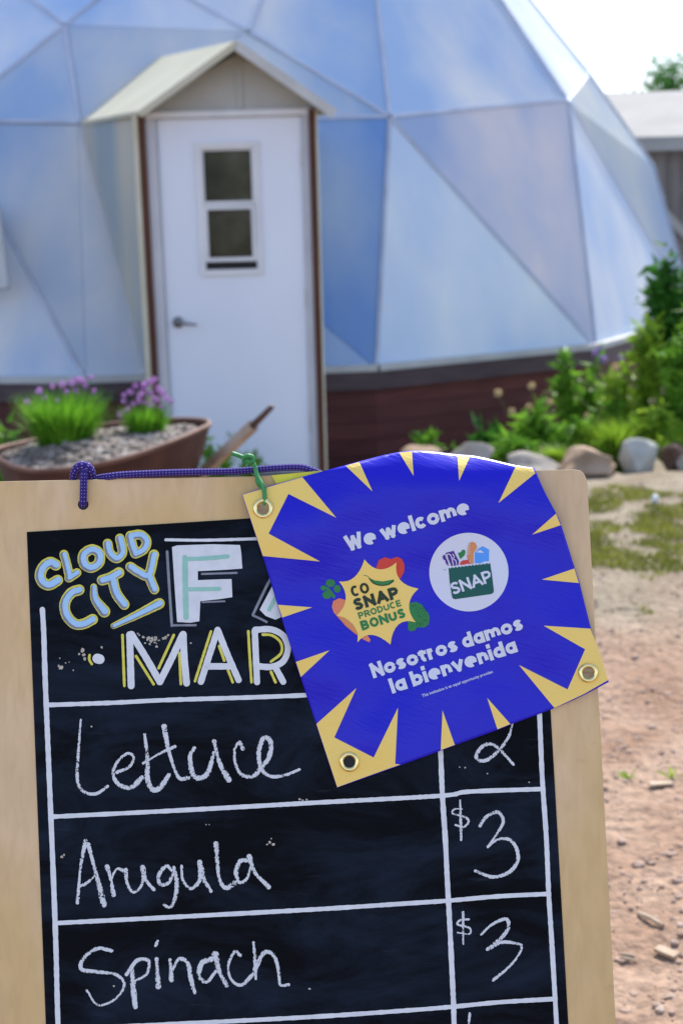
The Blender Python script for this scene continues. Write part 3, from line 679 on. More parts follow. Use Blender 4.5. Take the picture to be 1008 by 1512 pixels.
# ------------------------------------------------------------------ wheelbarrow planter
near = [(-8, 669, 5.42), (6, 682, 5.25), (40, 694, 5.1), (100, 693, 5.02), (180, 678, 5.05), (250, 654, 5.2), (296, 634, 5.42), (309, 626, 5.58)]
far = [(296, 620, 5.76), (235, 620, 5.9), (160, 627, 5.92), (85, 642, 5.84), (30, 655, 5.68), (0, 662, 5.52)]
rim = [atY(*q) for q in catmull([(a, b, c * 100) for a, b, c in near + far], 14, True)[:-1]] if False else None
loop = catmull([tuple(atY(*q)) for q in near + far], .03, True)[:-1]
cen = sum(loop, Vector()) / len(loop)
wb = empty('wheelbarrow', (cen.x, cen.y, 0), 'rusty wheelbarrow planter filled with gravel and flowering clumps before the door', 'wheelbarrow')
N = len(loop); tv = []; tf = []
prof = [(1.0, 0), (.985, -.02), (.93, -.10), (.84, -.20), (.70, -.27), (.35, -.30)]
def lp(k, s, dz): p = loop[k]; return Vector((cen.x + (p.x - cen.x) * s, cen.y + (p.y - cen.y) * s, p.z + dz if s > .8 else p.z * .3 + cen.z * .7 + dz))
for s, dz in prof: tv += [lp(k, s, dz) for k in range(N)]
for j in range(len(prof) - 1): tf += [(j * N + k, j * N + (k + 1) % N, (j + 1) * N + (k + 1) % N, (j + 1) * N + k) for k in range(N)]
tf.append(tuple((len(prof) - 1) * N + k for k in range(N)))
tray = mk('tray', tv, tf, M['rust'], wb, True); sm = tray.modifiers.new('thick', 'SOLIDIFY'); sm.thickness = .004
MB().tube(loop + [loop[0]], .010, 8, False).build('rim', M['rim'], wb, True)
ha, hb, hc = atY(292, 706, 5.62), atY(374, 628, 5.12), atY(401, 601, 4.98)
t = (hb - ha).normalized(); s_ = t.cross(Vector((0, 0, 1))).normalized(); u_ = s_.cross(t)
MB().box((ha + hb) / 2, ((hb - ha).length / 2, .015, .018), (t, s_, u_)).build('handle', M['handle'], wb)
MB().tube([hb - t * .01, hb + (hc - hb) * .5, hc], [.015, .012, .010], 10).build('grip', M['grip'], wb, True)
for dy in (-.2, .2): MB().tube([(cen.x + .15, cen.y + dy, cen.z - .26), (cen.x + .22, cen.y + dy, .0)], .013, 8).build('leg', M['rust'], wb)
wc = Vector((cen.x - .62, cen.y - .05, .18)); tw = MB(); rw = MB()
tw.tube([wc + Vector((math.cos(a * math.pi / 12) * .15, 0, math.sin(a * math.pi / 12) * .15)) for a in range(25)], .032, 8, False)
rw.tube([wc + Vector((math.cos(a * math.pi / 12) * .12, 0, math.sin(a * math.pi / 12) * .12)) for a in range(25)], .012, 6, False)
for a in range(5): rw.tube([wc, wc + Vector((math.cos(a * 1.257) * .12, 0, math.sin(a * 1.257) * .12))], .008, 5)
tyre = tw.build('wheel', M['rubber'], wb, True); rw.build('wheel_rim', M['rust'], tyre)
for dy in (-.12, .12): MB().tube([wc + Vector((0, dy * .5, 0)), (cen.x - .2, cen.y + dy, cen.z - .27), tuple(ha + Vector((0, dy, -.02)))], .014, 6).build('frame_rail', M['handle'], wb)
# gravel in the tray: single stones, near ones first
def fillz(x, y):
    best = min(loop, key=lambda p: (p.x - x) ** 2 + (p.y - y) ** 2); c_ = (Vector((x, y)) - Vector((cen.x, cen.y))).length
    k = min(1, (Vector((best.x, best.y)) - Vector((x, y))).length / .25)
    return best.z * (1 - k) + cen.z * k - .03 + .035 * k
gr = MB(); rnd = random.Random(3)
gv2 = [Vector((cen.x, cen.y, fillz(cen.x, cen.y)))]
for s in (.25, .5, .75, .97):
    gv2 += [Vector((cen.x + (p.x - cen.x) * s, cen.y + (p.y - cen.y) * s, fillz(cen.x + (p.x - cen.x) * s, cen.y + (p.y - cen.y) * s))) for p in loop]
gfc = [(0, 1 + k, 1 + (k + 1) % N) for k in range(N)] + [(1 + j * N + k, 1 + j * N + (k + 1) % N, 1 + (j + 1) * N + (k + 1) % N, 1 + (j + 1) * N + k) for j in range(3) for k in range(N)]
gr.add(gv2, gfc)
icv = None
def pebble_mesh(rnd):
    bm = bmesh.new(); bmesh.ops.create_icosphere(bm, subdivisions=1, radius=1)
    sc = Vector((rnd.uniform(.8, 1.2), rnd.uniform(.7, 1.1), rnd.uniform(.45, .8)))
    vs = [Vector((v.co.x * sc.x, v.co.y * sc.y, v.co.z * sc.z)) * rnd.uniform(.82, 1.12) for v in bm.verts]
    fs = [tuple(v.index for v in f.verts) for f in bm.faces]; bm.free(); return vs, fs
pebs = [pebble_mesh(rnd) for _ in range(12)]
for i in range(900):
    k = rnd.randrange(N); s = math.sqrt(rnd.random()) * .93; p = loop[k]
    x, y = cen.x + (p.x - cen.x) * s, cen.y + (p.y - cen.y) * s
    vs, fs = pebs[i % 12]; r_ = rnd.uniform(.008, .024); mt = Matrix.Rotation(rnd.random() * 6.28, 3, 'Z')
    gr.add([mt @ v * r_ + Vector((x, y, fillz(x, y) + r_ * .2)) for v in vs], fs)
prop(gr.build('gravel', M['gravel'], None), 'mixed grey and tan gravel filling the rusty wheelbarrow tray', 'gravel', None, 'stuff')
def chives(px, py, ptop, wpx, Y, n, label, seed, flowers, nm='flower_clump'):
    b = atY(px, py, Y); top = atY(px, ptop, Y).z - b.z; wid = wpx * Y / F / 2; rnd = random.Random(seed)
    p = empty(nm, tuple(b), label, 'flowers', 'flowering clumps in the wheelbarrow'); f = MB()
    for j in range(n):
        a = rnd.random() * 6.28; r0 = wid * .45 * math.sqrt(rnd.random()); lean = wid * rnd.uniform(.0, 1.0); hh = top * rnd.uniform(.5, 1.0)
        d = Vector((math.cos(a), math.sin(a), 0)); s = Vector((math.cos(a + 1.57 + rnd.uniform(-1, 1)), math.sin(a + 1.57), 0)) * .0022
        p0 = b + d * r0; p1 = p0 + d * lean * .4 + Vector((0, 0, hh * .6)); p2 = p0 + d * lean + Vector((0, 0, hh))
        f.add([p0 - s, p0 + s, p1 + s, p1 - s, p2], [(0, 1, 2, 3), (3, 2, 4)])
    f.build('foliage', M['chive'], p)
    for i, (x, y, r_) in enumerate(flowers):
        c = atY(x, y, Y + rnd.uniform(-.06, .06)); q = b + Vector((rnd.uniform(-.3, .3) * wid, 0, 0))
        MB().tube([q, q.lerp(c, .6) + Vector((0, 0, .01)), c], [.002, .0018, .0015], 4).build('flower_stem', M['stem'], p)
        blossom(p, c, r_ * Y / F, M['pink'], seed * 50 + i)
chives(98, 672, 572, 132, 5.5, 1700, 'broad grassy clump with sparse pink flowers in left of wheelbarrow', 51,
       [(58, 577, 6), (78, 570, 5), (92, 568, 6), (106, 566, 6), (114, 561, 6), (121, 562, 6), (127, 570, 5), (112, 576, 5), (139, 577, 5), (40, 594, 5), (84, 592, 4), (135, 557, 4), (66, 588, 4), (98, 578, 4)])
chives(218, 658, 592, 72, 5.6, 850, 'small grassy clump under dense pink flower heads in right of wheelbarrow', 52,
       [(193, 579, 6), (208, 583, 6), (214, 568, 6), (222, 564, 6), (228, 560, 5), (234, 574, 6), (222, 580, 6), (205, 592, 6), (196, 597, 5), (214, 596, 5), (230, 590, 6), (240, 580, 6), (246, 588, 5), (184, 592, 5), (188, 605, 6), (178, 612, 6), (226, 600, 5), (238, 600, 4), (212, 575, 5), (200, 570, 5), (253, 593, 4), (216, 606, 4), (183, 583, 4)])

# ------------------------------------------------------------------ ground cover, pebbles, sticks
gb_ = MB(); rnd = random.Random(9); i = 0
while i < 60000:
    x, y = rnd.uniform(.4, 2.6), rnd.uniform(5.0, 7.35)
    v = 1.1 * noise.noise(Vector((x * 3.1, y * 2.2, 4))) + .8 * noise.noise(Vector((x * 6, y * 6, 1))); i += 1
    edge = min(1, (y - 5.0) / .9) * min(1, (7.35 - y) / .3)
    if v * .9 + (edge - .62) * .9 + rnd.uniform(-.12, .12) < .22: continue
    z = gz(x, y); a = rnd.random() * 6.28; s = Vector((math.cos(a), math.sin(a), 0)) * 1.3; h = rnd.uniform(.006, .024)
    p = Vector((x, y, z)); gb_.add([p - s * .004, p + s * .004, p + Vector((rnd.uniform(-.02, .02), rnd.uniform(-.02, .02), h))], [(0, 1, 2)])
prop(gb_.build('grass', M['grass']), 'patchy short green grass on the sandy ground below the boulders', 'grass', None, 'stuff')
sp_ = MB(); rnd = random.Random(12)
for i in range(3600):
    y = 1.9 + 5.6 * rnd.random() ** 1.3; x = y * rnd.uniform(.14, .29)
    if noise.noise(Vector((x * 5, y * 4, 9))) < -.05: continue
    vs, fs = pebs[i % 12]; r_ = (.0018 + .0065 * rnd.random() ** 4) * (1 + .12 * y); mt = Matrix.Rotation(rnd.random() * 6.28, 3, 'Z'); z = gz(x, y)
    sp_.add([mt @ v * r_ + Vector((x, y, z + r_ * .1)) for v in vs], fs)
prop(sp_.build('pebbles', M['pebble']), 'fine pebbles and soil crumbs strewn over the reddish ground', 'pebbles', None, 'stuff')
for i, (x, y, w, h) in enumerate([(937, 975, 13, 10), (975, 966, 8, 5), (1000, 945, 8, 7), (918, 1000, 6, 4), (985, 1028, 12, 6), (962, 1076, 14, 8), (918, 1253, 18, 7), (942, 1288, 22, 12), (960, 1284, 16, 9), (995, 1270, 14, 8), (930, 1303, 9, 5), (1000, 1312, 16, 9),
                                 (915, 1215, 10, 4), (972, 1190, 12, 5), (1000, 1182, 13, 6), (956, 1195, 8, 4), (918, 1428, 20, 7), (935, 1476, 16, 8), (960, 1452, 12, 5), (990, 1485, 22, 8), (925, 1505, 20, 7), (1001, 1430, 10, 8), (968, 1365, 12, 5), (905, 940, 7, 4)]):
    o = rock(x, y, w, h, M['pebble'], 'small tan stone lying on the reddish soil right of the board', 200 + i, name='stone', group='small stones on the soil', sub=2, cat='stone', sharp=.3)
    o.location.z = gz(o.location.x, o.location.y) - .002
def stick(a, b, r, label, seed, chip=False):
    A_, B_ = atZ(*a), atZ(*b); A_.z = gz(A_.x, A_.y) + r; B_.z = gz(B_.x, B_.y) + r * .9
    m_ = (A_ + B_) / 2 + Vector((0, 0, r * .4)); rr = random.Random(seed)
    q = MB()
    if chip:
        t = (B_ - A_).normalized(); q.box(m_, ((B_ - A_).length / 2, r * 1.6, r * .5), (t, t.cross(Vector((0, 0, 1))), Vector((0, 0, 1))))
    else:
        q.tube([A_, A_.lerp(m_, .5) + Vector((0, rr.uniform(-.3, .3) * r, 0)), m_, B_], [r * .7, r, r * .95, r * .8], 7)
    prop(q.build('stick', M['twig']), label, 'stick', 'dry sticks on the soil')
stick((941, 1358), (978, 1385), .0055, 'pale round stick lying slanted right of the board', 1)
stick((968, 1413), (998, 1424), .007, 'broad bleached wood chip below the slanted stick', 2, True)
stick((914, 1424), (940, 1427), .0035, 'thin stick closest to the board edge near the bottom', 3)
stick((958, 1164), (992, 1160), .006, 'flat grey-tan stick beside the grass sprouts', 4, True)
stick((912, 1416), (936, 1419), .003, 'thin stick just above the one closest to the board', 5)
stick((975, 1486), (1000, 1480), .003, 'dark thin twig near the bottom right corner', 6)
def sprout(px, py, hpx, label, seed):
    b = atZ(px, py); b.z = gz(b.x, b.y); rr = random.Random(seed); s = (b - CAM).length / F; q = MB()
    for k in range(7):
        a = rr.uniform(-1.3, 1.3); L = hpx * s * rr.uniform(.6, 1.1); d = Vector((math.sin(a), rr.uniform(-.4, .2), math.cos(a)))
        w = Vector((.003, 0, 0)); q.add([b - w, b + w, b + d * L * .6 + w + Vector((0, 0, .004)), b + d * L], [(0, 1, 2), (0, 2, 3)])
    prop(q.build('grass_sprout', M['leafb']), label, 'grass sprout', 'grass sprouts on bare soil')
sprout(928, 1153, 22, 'small grass sprout nearer to the board on bare soil', 1); sprout(990, 1150, 26, 'taller grass sprout beside the flat stick', 2)
wp = atZ(966, 745); prop(MB().tube([(wp.x, wp.y, gz(wp.x, wp.y) - .01), (wp.x, wp.y, .02), (wp.x + .002, wp.y, .045), (wp.x + .003, wp.y, .052)], [.017, .018, .015, .006], 10).build('marker_peg', M['whiteobj'], None, True), 'small white peg standing on the sand below the pale boulder', 'peg')

# ------------------------------------------------------------------ chalkboard sign
LEAN = R(14.6)
BN = Vector((0, -math.cos(LEAN), math.sin(LEAN)))           # board normal, towards the viewer
BU = Vector((0, math.sin(LEAN), math.cos(LEAN)))
BX = Vector((1, 0, 0))
BO = CAM + ray(440, 1000) * 1.47
def on(px, py, h=0.0):
    d = ray(px, py); return CAM + d * ((BO + BN * h - CAM).dot(BN) / d.dot(BN))
TH = .012
# board outline, continued to the ground along its own edges
def ext(p, q, z):       # from q on in the direction p->q until height z
    a, b = on(*p), on(*q); d = b - a; return b + d * ((z - b.z) / d.z)
gl, grt = ext((-33, 711), (-3, 1500), .0), ext((868, 720), (909, 1512), .0)
TLc, TRc = (-33, 711), (867, 692.5)
outline = [gl, on(*(-31, 745)), on(-33, 728), on(-28, 716), on(-16, 711)]
outline += [on(848, 693), on(856, 694.5), on(861.5, 699), on(865, 706), on(867, 716), grt]
sign = empty('a_frame_sign', ((gl.x + grt.x) / 2, gl.y, 0), 'birch plywood sandwich board with black hand-lettered produce price chalkboard', 'sign board')
MBf = MB().prism([p - BN * TH for p in outline], BN * TH)
fp = mk('front_panel', MBf.v, MBf.f, [M['ply'], M['plyedge']], sign)
for p in fp.data.polygons:
    if abs(p.normal.dot(BN)) < .5: p.material_index = 1
bv = fp.modifiers.new('bevel', 'BEVEL'); bv.width = .0012; bv.segments = 2; bv.limit_method = 'ANGLE'
# rear leaf of the A-frame, hinged near the top
hz_ = on(400, 760).z; ypiv = on(400, 760).y + .03
RU = Vector((0, -math.sin(LEAN), math.cos(LEAN))); RN = Vector((0, math.cos(LEAN), math.sin(LEAN)))
rx0, rx1 = on(10, 760).x, on(830, 760).x; L_ = (hz_ - .0) / math.cos(LEAN)
rp = [Vector((rx0, ypiv, hz_)), Vector((rx1, ypiv, hz_)), Vector((rx1, ypiv, hz_)) - RU * L_, Vector((rx0, ypiv, hz_)) - RU * L_]
MB().prism(rp, RN * TH).build('rear_panel', M['ply'], sign)
for x in (rx0 + .08, rx1 - .08):
    MB().box((x, ypiv - .012, hz_ + .006), (.03, .012, .004)).tube([(x - .03, ypiv - .004, hz_ + .012), (x + .03, ypiv - .004, hz_ + .012)], .005, 8).build('hinge', M['metal'], sign)
cb = [(40, 785.5), (200, 776), (375, 765), (600, 753), (795, 742)]
cbg = [on(*q, .0008) for q in cb] + [on(838, 1512, .0008) + (on(838, 1512, .0008) - on(812, 1060, .0008)) * .9, on(68, 1512, .0008) + (on(68, 1512, .0008) - on(40, 785, .0008)) * .5]
chalkboard = MB().prism([p - BN * .0007 for p in cbg], BN * .0007).build('chalkboard', M['black'], sign)
ORG[chalkboard] = ORG[sign]

ZC = [0]
def ribbon(P, w, place, h, mb, step=2.5, closed=False, smooth=True, jitter=0, cap='round', seed=0, taper=None):
    """a brush or chalk stroke: flat band along a path in drawing coordinates, laid on the surface by place(x, y, h)"""
    C_ = catmull(P, step, closed) if smooth else catmull_lin(P, step)
    n = len(C_); rr = random.Random(seed); L, Rr = [], []
    for i, p in enumerate(C_):
        a = C_[max(i - 1, 0)]; b = C_[min(i + 1, n - 1)]
        if closed and i in (0, n - 1): a, b = C_[-2], C_[1]
        t = (b - a); t = t.normalized() if t.length > 1e-6 else Vector((1, 0, 0)); s = Vector((-t.y, t.x, 0))
        ww = w * .5 * (1 + jitter * rr.uniform(-1, 1))
        if taper: ww *= taper(i / max(1, n - 1))
        L.append(p + s * ww); Rr.append(p - s * ww)
    if cap == 'square' and not closed:
        t0 = (C_[1] - C_[0]).normalized() * w * .5; t1 = (C_[-1] - C_[-2]).normalized() * w * .5
        L[0] -= t0; Rr[0] -= t0; L[-1] += t1; Rr[-1] += t1
    pts, uv, fs = [], [], []
    ZC[0] += 1; hb = h + (ZC[0] % 40) * .000004
    for i in range(n):
        hh = hb + i / n * .00003
        for q, u in ((L[i], 0), ((L[i] + Rr[i]) / 2, .5), (Rr[i], 1)): pts.append(place(q.x, q.y, hh)); uv.append((u, i / n))
    for i in range(n - 1):
        k = i * 3; fs += [(k, k + 3, k + 4, k + 1), (k + 1, k + 4, k + 5, k + 2)]
    if cap == 'round' and not closed:
        for (e, sgn) in ((0, -1), (n - 1, 1)):
            a, b = L[e], Rr[e]; c = (a + b) / 2; v = a - c; hh = hb + e / n * .00003
            ic = len(pts); pts.append(place(c.x, c.y, hh)); uv.append((.5, 0)); arc = []
            for k in range(9):
                th_ = math.pi * k / 8 * (-sgn); q = Vector((v.x * math.cos(th_) - v.y * math.sin(th_), v.x * math.sin(th_) + v.y * math.cos(th_), 0)) + c
                pts.append(place(q.x, q.y, hh)); uv.append((.85, 0)); arc.append(len(pts) - 1)
            fs += [(ic, arc[k], arc[k + 1]) for k in range(8)]
    mb.setdefault('v', []); mb.setdefault('f', []); mb.setdefault('uv', [])
    o = len(mb['v']); mb['v'] += pts; mb['uv'] += uv; mb['f'] += [tuple(i + o for i in f) for f in fs]
def catmull_lin(P, step):
    out = []
    for a, b in zip(P[:-1], P[1:]):
        a, b = Vector((a[0], a[1], 0)), Vector((b[0], b[1], 0)); n = max(1, int((b - a).length / step)); out += [a.lerp(b, k / n) for k in range(n)]
    out.append(Vector((P[-1][0], P[-1][1], 0))); return out
def flush(mb, name, mat, parent, label=None): return mk(name, mb['v'], mb['f'], mat, parent, uv=mb['uv'], label=label)
def fillpoly(P, place, h, mb, maxe=9):
    tri = tessellate_polygon([[Vector((p[0], p[1], 0)) for p in P]]); V2 = [Vector((p[0], p[1], 0)) for p in P]
    stack = [[V2[i] for i in t] for t in tri]; out = []
    while stack:
        t = stack.pop(); e = [(t[1] - t[0]).length, (t[2] - t[1]).length, (t[0] - t[2]).length]; k = e.index(max(e))
        if e[k] > maxe:
            a, b, c = t[k], t[(k + 1) % 3], t[(k + 2) % 3]; m_ = (a + b) / 2; stack += [[a, m_, c], [m_, b, c]]
        else: out.append(t)
    mb.setdefault('v', []); mb.setdefault('f', []); mb.setdefault('uv', [])
    ZC[0] += 1; hb = h + (ZC[0] % 40) * .000004; idx = {}
    for t in out:
        f = []
        for p in t:
            k = (round(p.x, 3), round(p.y, 3))
            if k not in idx: idx[k] = len(mb['v']); mb['v'].append(place(p.x, p.y, hb)); mb['uv'].append((.5, 0))
            f.append(idx[k])
        mb['f'].append(tuple(f))
def T(ox, oy, sc, P): return [(ox + x * sc, oy + y * sc) for x, y in P]
def brd(x, y, h): return on(x, y, .0008 + h)

# ruled white lines
lines = [([(63, 900), (65, 935), (67, 1000), (69.5, 1060), (74, 1170), (79, 1290), (83, 1400), (86, 1512), (92, 1640)], 7.5),
         ([(70, 1041), (170, 1037.5), (250, 1033.5), (450, 1026.5), (800, 1008)], 6.5),
         ([(77, 1206), (266, 1196.5), (460, 1185.5), (650, 1175), (691, 1169), (800, 1165)], 6.5),
         ([(84, 1363), (258, 1354), (460, 1343), (600, 1334), (660, 1330), (735, 1323.5), (807, 1320)], 6.5),
         ([(86, 1520), (258, 1512), (460, 1501.5), (600, 1492), (667, 1486.6), (735, 1480), (817, 1475)], 6.5),
         ([(646, 1040), (650, 1108), (652.7, 1173), (657, 1238), (660, 1300), (664, 1374), (669, 1479), (670, 1512), (675, 1640)], 7.5),
         ([(793, 1000), (796, 1056), (800, 1149), (806, 1238), (809.5, 1320), (814, 1391), (821, 1512), (828, 1640)], 7),
         ([(245, 797), (310, 797.5), (420, 794)], 4.5)]
for i, (P, w) in enumerate(lines):
    mb = {}; ribbon(P, w, brd, .0004, mb, 5, jitter=.09, seed=i); flush(mb, 'ruled_line', M['wpaint'], chalkboard)
# CLOUD CITY, yellow outlined light blue letters with grey shade line
c5 = (30, 760, .2183)
cc = [[[(242, 340), (205, 322), (160, 350), (137, 405), (150, 452), (195, 475), (255, 443)]], [[(297, 268), (318, 345), (335, 425)], [(330, 428), (385, 392)]],
      [[(485, 235), (535, 262), (533, 325), (480, 358), (432, 330), (430, 270)]], [[(592, 195), (605, 255), (650, 295), (690, 262), (688, 215), (675, 160)]],
      [[(745, 150), (758, 205), (778, 262)], [(745, 142), (815, 136), (855, 180), (835, 235), (780, 264)]],
      [[(400, 508), (345, 530), (303, 600), (315, 680), (370, 738), (430, 738), (490, 708)]], [[(498, 488), (508, 570), (570, 655)]],
      [[(555, 443), (610, 425), (668, 392)], [(622, 425), (650, 530), (705, 608)]], [[(745, 352), (800, 388), (868, 408), (905, 270)], [(868, 405), (885, 450), (908, 505)]],
      [[(632, 752), (780, 682), (942, 600)]]]
for i, L in enumerate(cc):
    cl_ = (i == 2); wY = [74, 62, 70, 66, 66, 72, 72, 72, 68, 66][i]
    def tp_(t, i=i): return .62 + .5 * t if i in (6, 9) else 1
    y_ = {}; g_ = {}; b_ = {}
    for P in L:
        ribbon(T(*c5, P), wY * .2183, brd, .0003, y_, 1.5, closed=cl_, jitter=.03, seed=i, taper=tp_)
        ribbon([(x - .9, y + .9) for x, y in T(*c5, P)], (wY - 22) * .2183, brd, .0006, g_, 1.5, closed=cl_, jitter=.05, seed=i + 1, taper=tp_)
        ribbon([(x + 1.0, y - .6) for x, y in T(*c5, P)], (wY - 34) * .2183, brd, .0009, b_, 1.5, closed=cl_, jitter=.07, seed=i + 2, taper=tp_)
    lt_ = flush(y_, 'painted_letter' if i < 9 else 'painted_underline', M['ypaint'], sign)
    flush(g_, 'letter_shade', M['gpaint'], lt_); flush(b_, 'letter_fill', M['bpaint'], lt_)
# big F and the start of the A
c6 = (170, 760, .2778)
mb = {}; fillpoly(T(*c6, [(303, 172), (330, 163), (420, 160), (520, 157), (664, 161), (670, 200), (676, 286), (600, 292), (440, 300), (440, 348), (560, 343), (619, 342), (623, 438), (560, 448), (453, 460), (448, 566), (400, 574), (330, 570), (318, 400)]), brd, .0003, mb, 20)
F_ = flush(mb, 'painted_letter', M['wpaint'], sign)
mb = {}
for P, w in (([(372, 236), (480, 232), (598, 222)], 22), ([(371, 228), (374, 400), (378, 545)], 28), ([(385, 397), (470, 396), (552, 394)], 21)): ribbon(T(*c6, P), w * .2778, brd, .0006, mb, 3, jitter=.05, seed=w)
flush(mb, 'letter_highlight', M['mint'], F_)
mb = {}
for P, w in (([(277, 196), (285, 330), (302, 590)], 14), ([(304, 588), (428, 587)], 12), ([(462, 315), (645, 309)], 11), ([(465, 465), (582, 460)], 9)): ribbon(T(*c6, P), w * .2778, brd, .0002, mb, 3, jitter=.06, seed=w)
flush(mb, 'letter_shade', M['gpaint'], F_)
mb = {}; fillpoly(T(*c6, [(768, 505), (935, 190), (1060, 180), (1000, 330), (905, 480), (880, 545), (852, 558), (800, 538)]), brd, .0003, mb, 20)
A_ = flush(mb, 'painted_letter', M['wpaint'], sign)
mb = {}; ribbon(T(*c6, [(818, 505), (900, 350), (960, 260)]), 20 * .2778, brd, .0006, mb); flush(mb, 'letter_highlight', M['mint'], A_)
mb = {}; ribbon(T(*c6, [(880, 250), (810, 370), (732, 532)]), 14 * .2778, brd, .0002, mb); ribbon(T(*c6, [(732, 535), (770, 552), (805, 570)]), 12 * .2778, brd, .0002, mb); flush(mb, 'letter_shade', M['gpaint'], A_)
mar = [([[(78, 638), (82, 770), (86, 910)], [(88, 636), (165, 760), (238, 888)], [(238, 888), (300, 765), (358, 640)], [(362, 636), (368, 760), (380, 895)]], 36,
        [[(40, 640), (50, 910)], [(112, 752), (205, 900)], [(312, 640), (232, 815)], [(342, 735), (350, 900)]]),
       ([[(456, 888), (500, 750), (545, 612)], [(545, 612), (600, 750), (656, 878)], [(490, 806), (612, 806)]], 34, [[(510, 620), (465, 760), (425, 885)], [(553, 698), (580, 775)], [(600, 825), (625, 890)]]),
       ([[(742, 618), (748, 750), (754, 890)], [(745, 612), (830, 610), (895, 645), (918, 712), (892, 780), (830, 808), (762, 806)], [(852, 812), (893, 888)]], 33,
        [[(708, 620), (716, 760), (725, 890)], [(785, 637), (835, 642), (880, 680), (882, 735), (828, 781)], [(828, 835), (852, 890)]])]
for i, (st, w, ye) in enumerate(mar):
    mb = {}
    for P in st: ribbon(T(*c6, P), w * .2778, brd, .0004, mb, 3, jitter=.04, seed=i)
    o = flush(mb, 'painted_letter', M['wpaint'], sign); mb = {}
    for P in ye: ribbon(T(*c6, P), 14 * .2778, brd, .0002, mb, 3, jitter=.08, seed=i)
    flush(mb, 'letter_shade', M['ypaint'], o)
mb = {}; ribbon(T(*c5, [(522, 973), (538, 977)]), 66 * .2183, brd, .0004, mb); o = flush(mb, 'painted_dot', M['wpaint'], sign)
mb = {}; ribbon(T(*c5, [(470, 950), (468, 980), (485, 1010)]), 17 * .2183, brd, .0002, mb); flush(mb, 'letter_shade', M['ypaint'], o)
# flakes where the paint has come off
rnd = random.Random(4); mb = {}
def flake(x, y, r_):
    k = rnd.randint(6, 9); fillpoly([(x + math.cos(6.283 * a / k) * r_ * rnd.uniform(.5, 1.1), y + math.sin(6.283 * a / k) * r_ * rnd.uniform(.5, 1.1)) for a in range(k)], brd, .0001, mb, 30)
for x, y, r_ in ((422, 918, 20), (430, 948, 14), (438, 975, 14), (400, 942, 10), (275, 1032, 20), (262, 1022, 10), (268, 970, 6), (308, 1002, 6), (332, 997, 5), (360, 1052, 6), (552, 897, 10)): flake(30 + x * .2183, 760 + y * .2183, r_ * .2183)
for _ in range(46):
    x = rnd.gauss(195, 26); flake(170 + x * .2778, 760 + (650 + abs(rnd.gauss(0, 1)) * 20 * (1 if abs(x - 200) < 40 else .4)) * .2778, rnd.uniform(2, 8) * .2778)
for x, y in ((122, 632), (130, 640), (150, 650), (255, 655), (270, 650), (283, 640), (404, 682)): flake(170 + x * .2778, 760 + y * .2778, rnd.uniform(5, 9) * .2778)
c8 = (60, 1200, .3968)
for x, y, r_ in ((80, 165, 7), (88, 157, 5), (852, 110, 7), (866, 118, 8), (843, 118, 5), (858, 96, 4), (616, 44, 3), (628, 44, 3), (435, 478, 6), (1000, 655, 6), (273, 645, 5)): flake(c8[0] + x * .3968, c8[1] + y * .3968, r_ * .36)
for x, y, r_ in ((964, 378, 6), (975, 382, 6), (990, 380, 5), (190, 108, 4)): flake(60 + x * .3968, 1030 + y * .3968, r_ * .36)
for x, y, r_ in ((195, 345, 6), (222, 348, 6), (333, 377, 5), (540, 420, 6)): flake(620 + x * .2976, 1030 + y * .2976, r_ * .25)
flush(mb, 'paint_chips', M['chip'], sign)['kind'] = 'stuff'
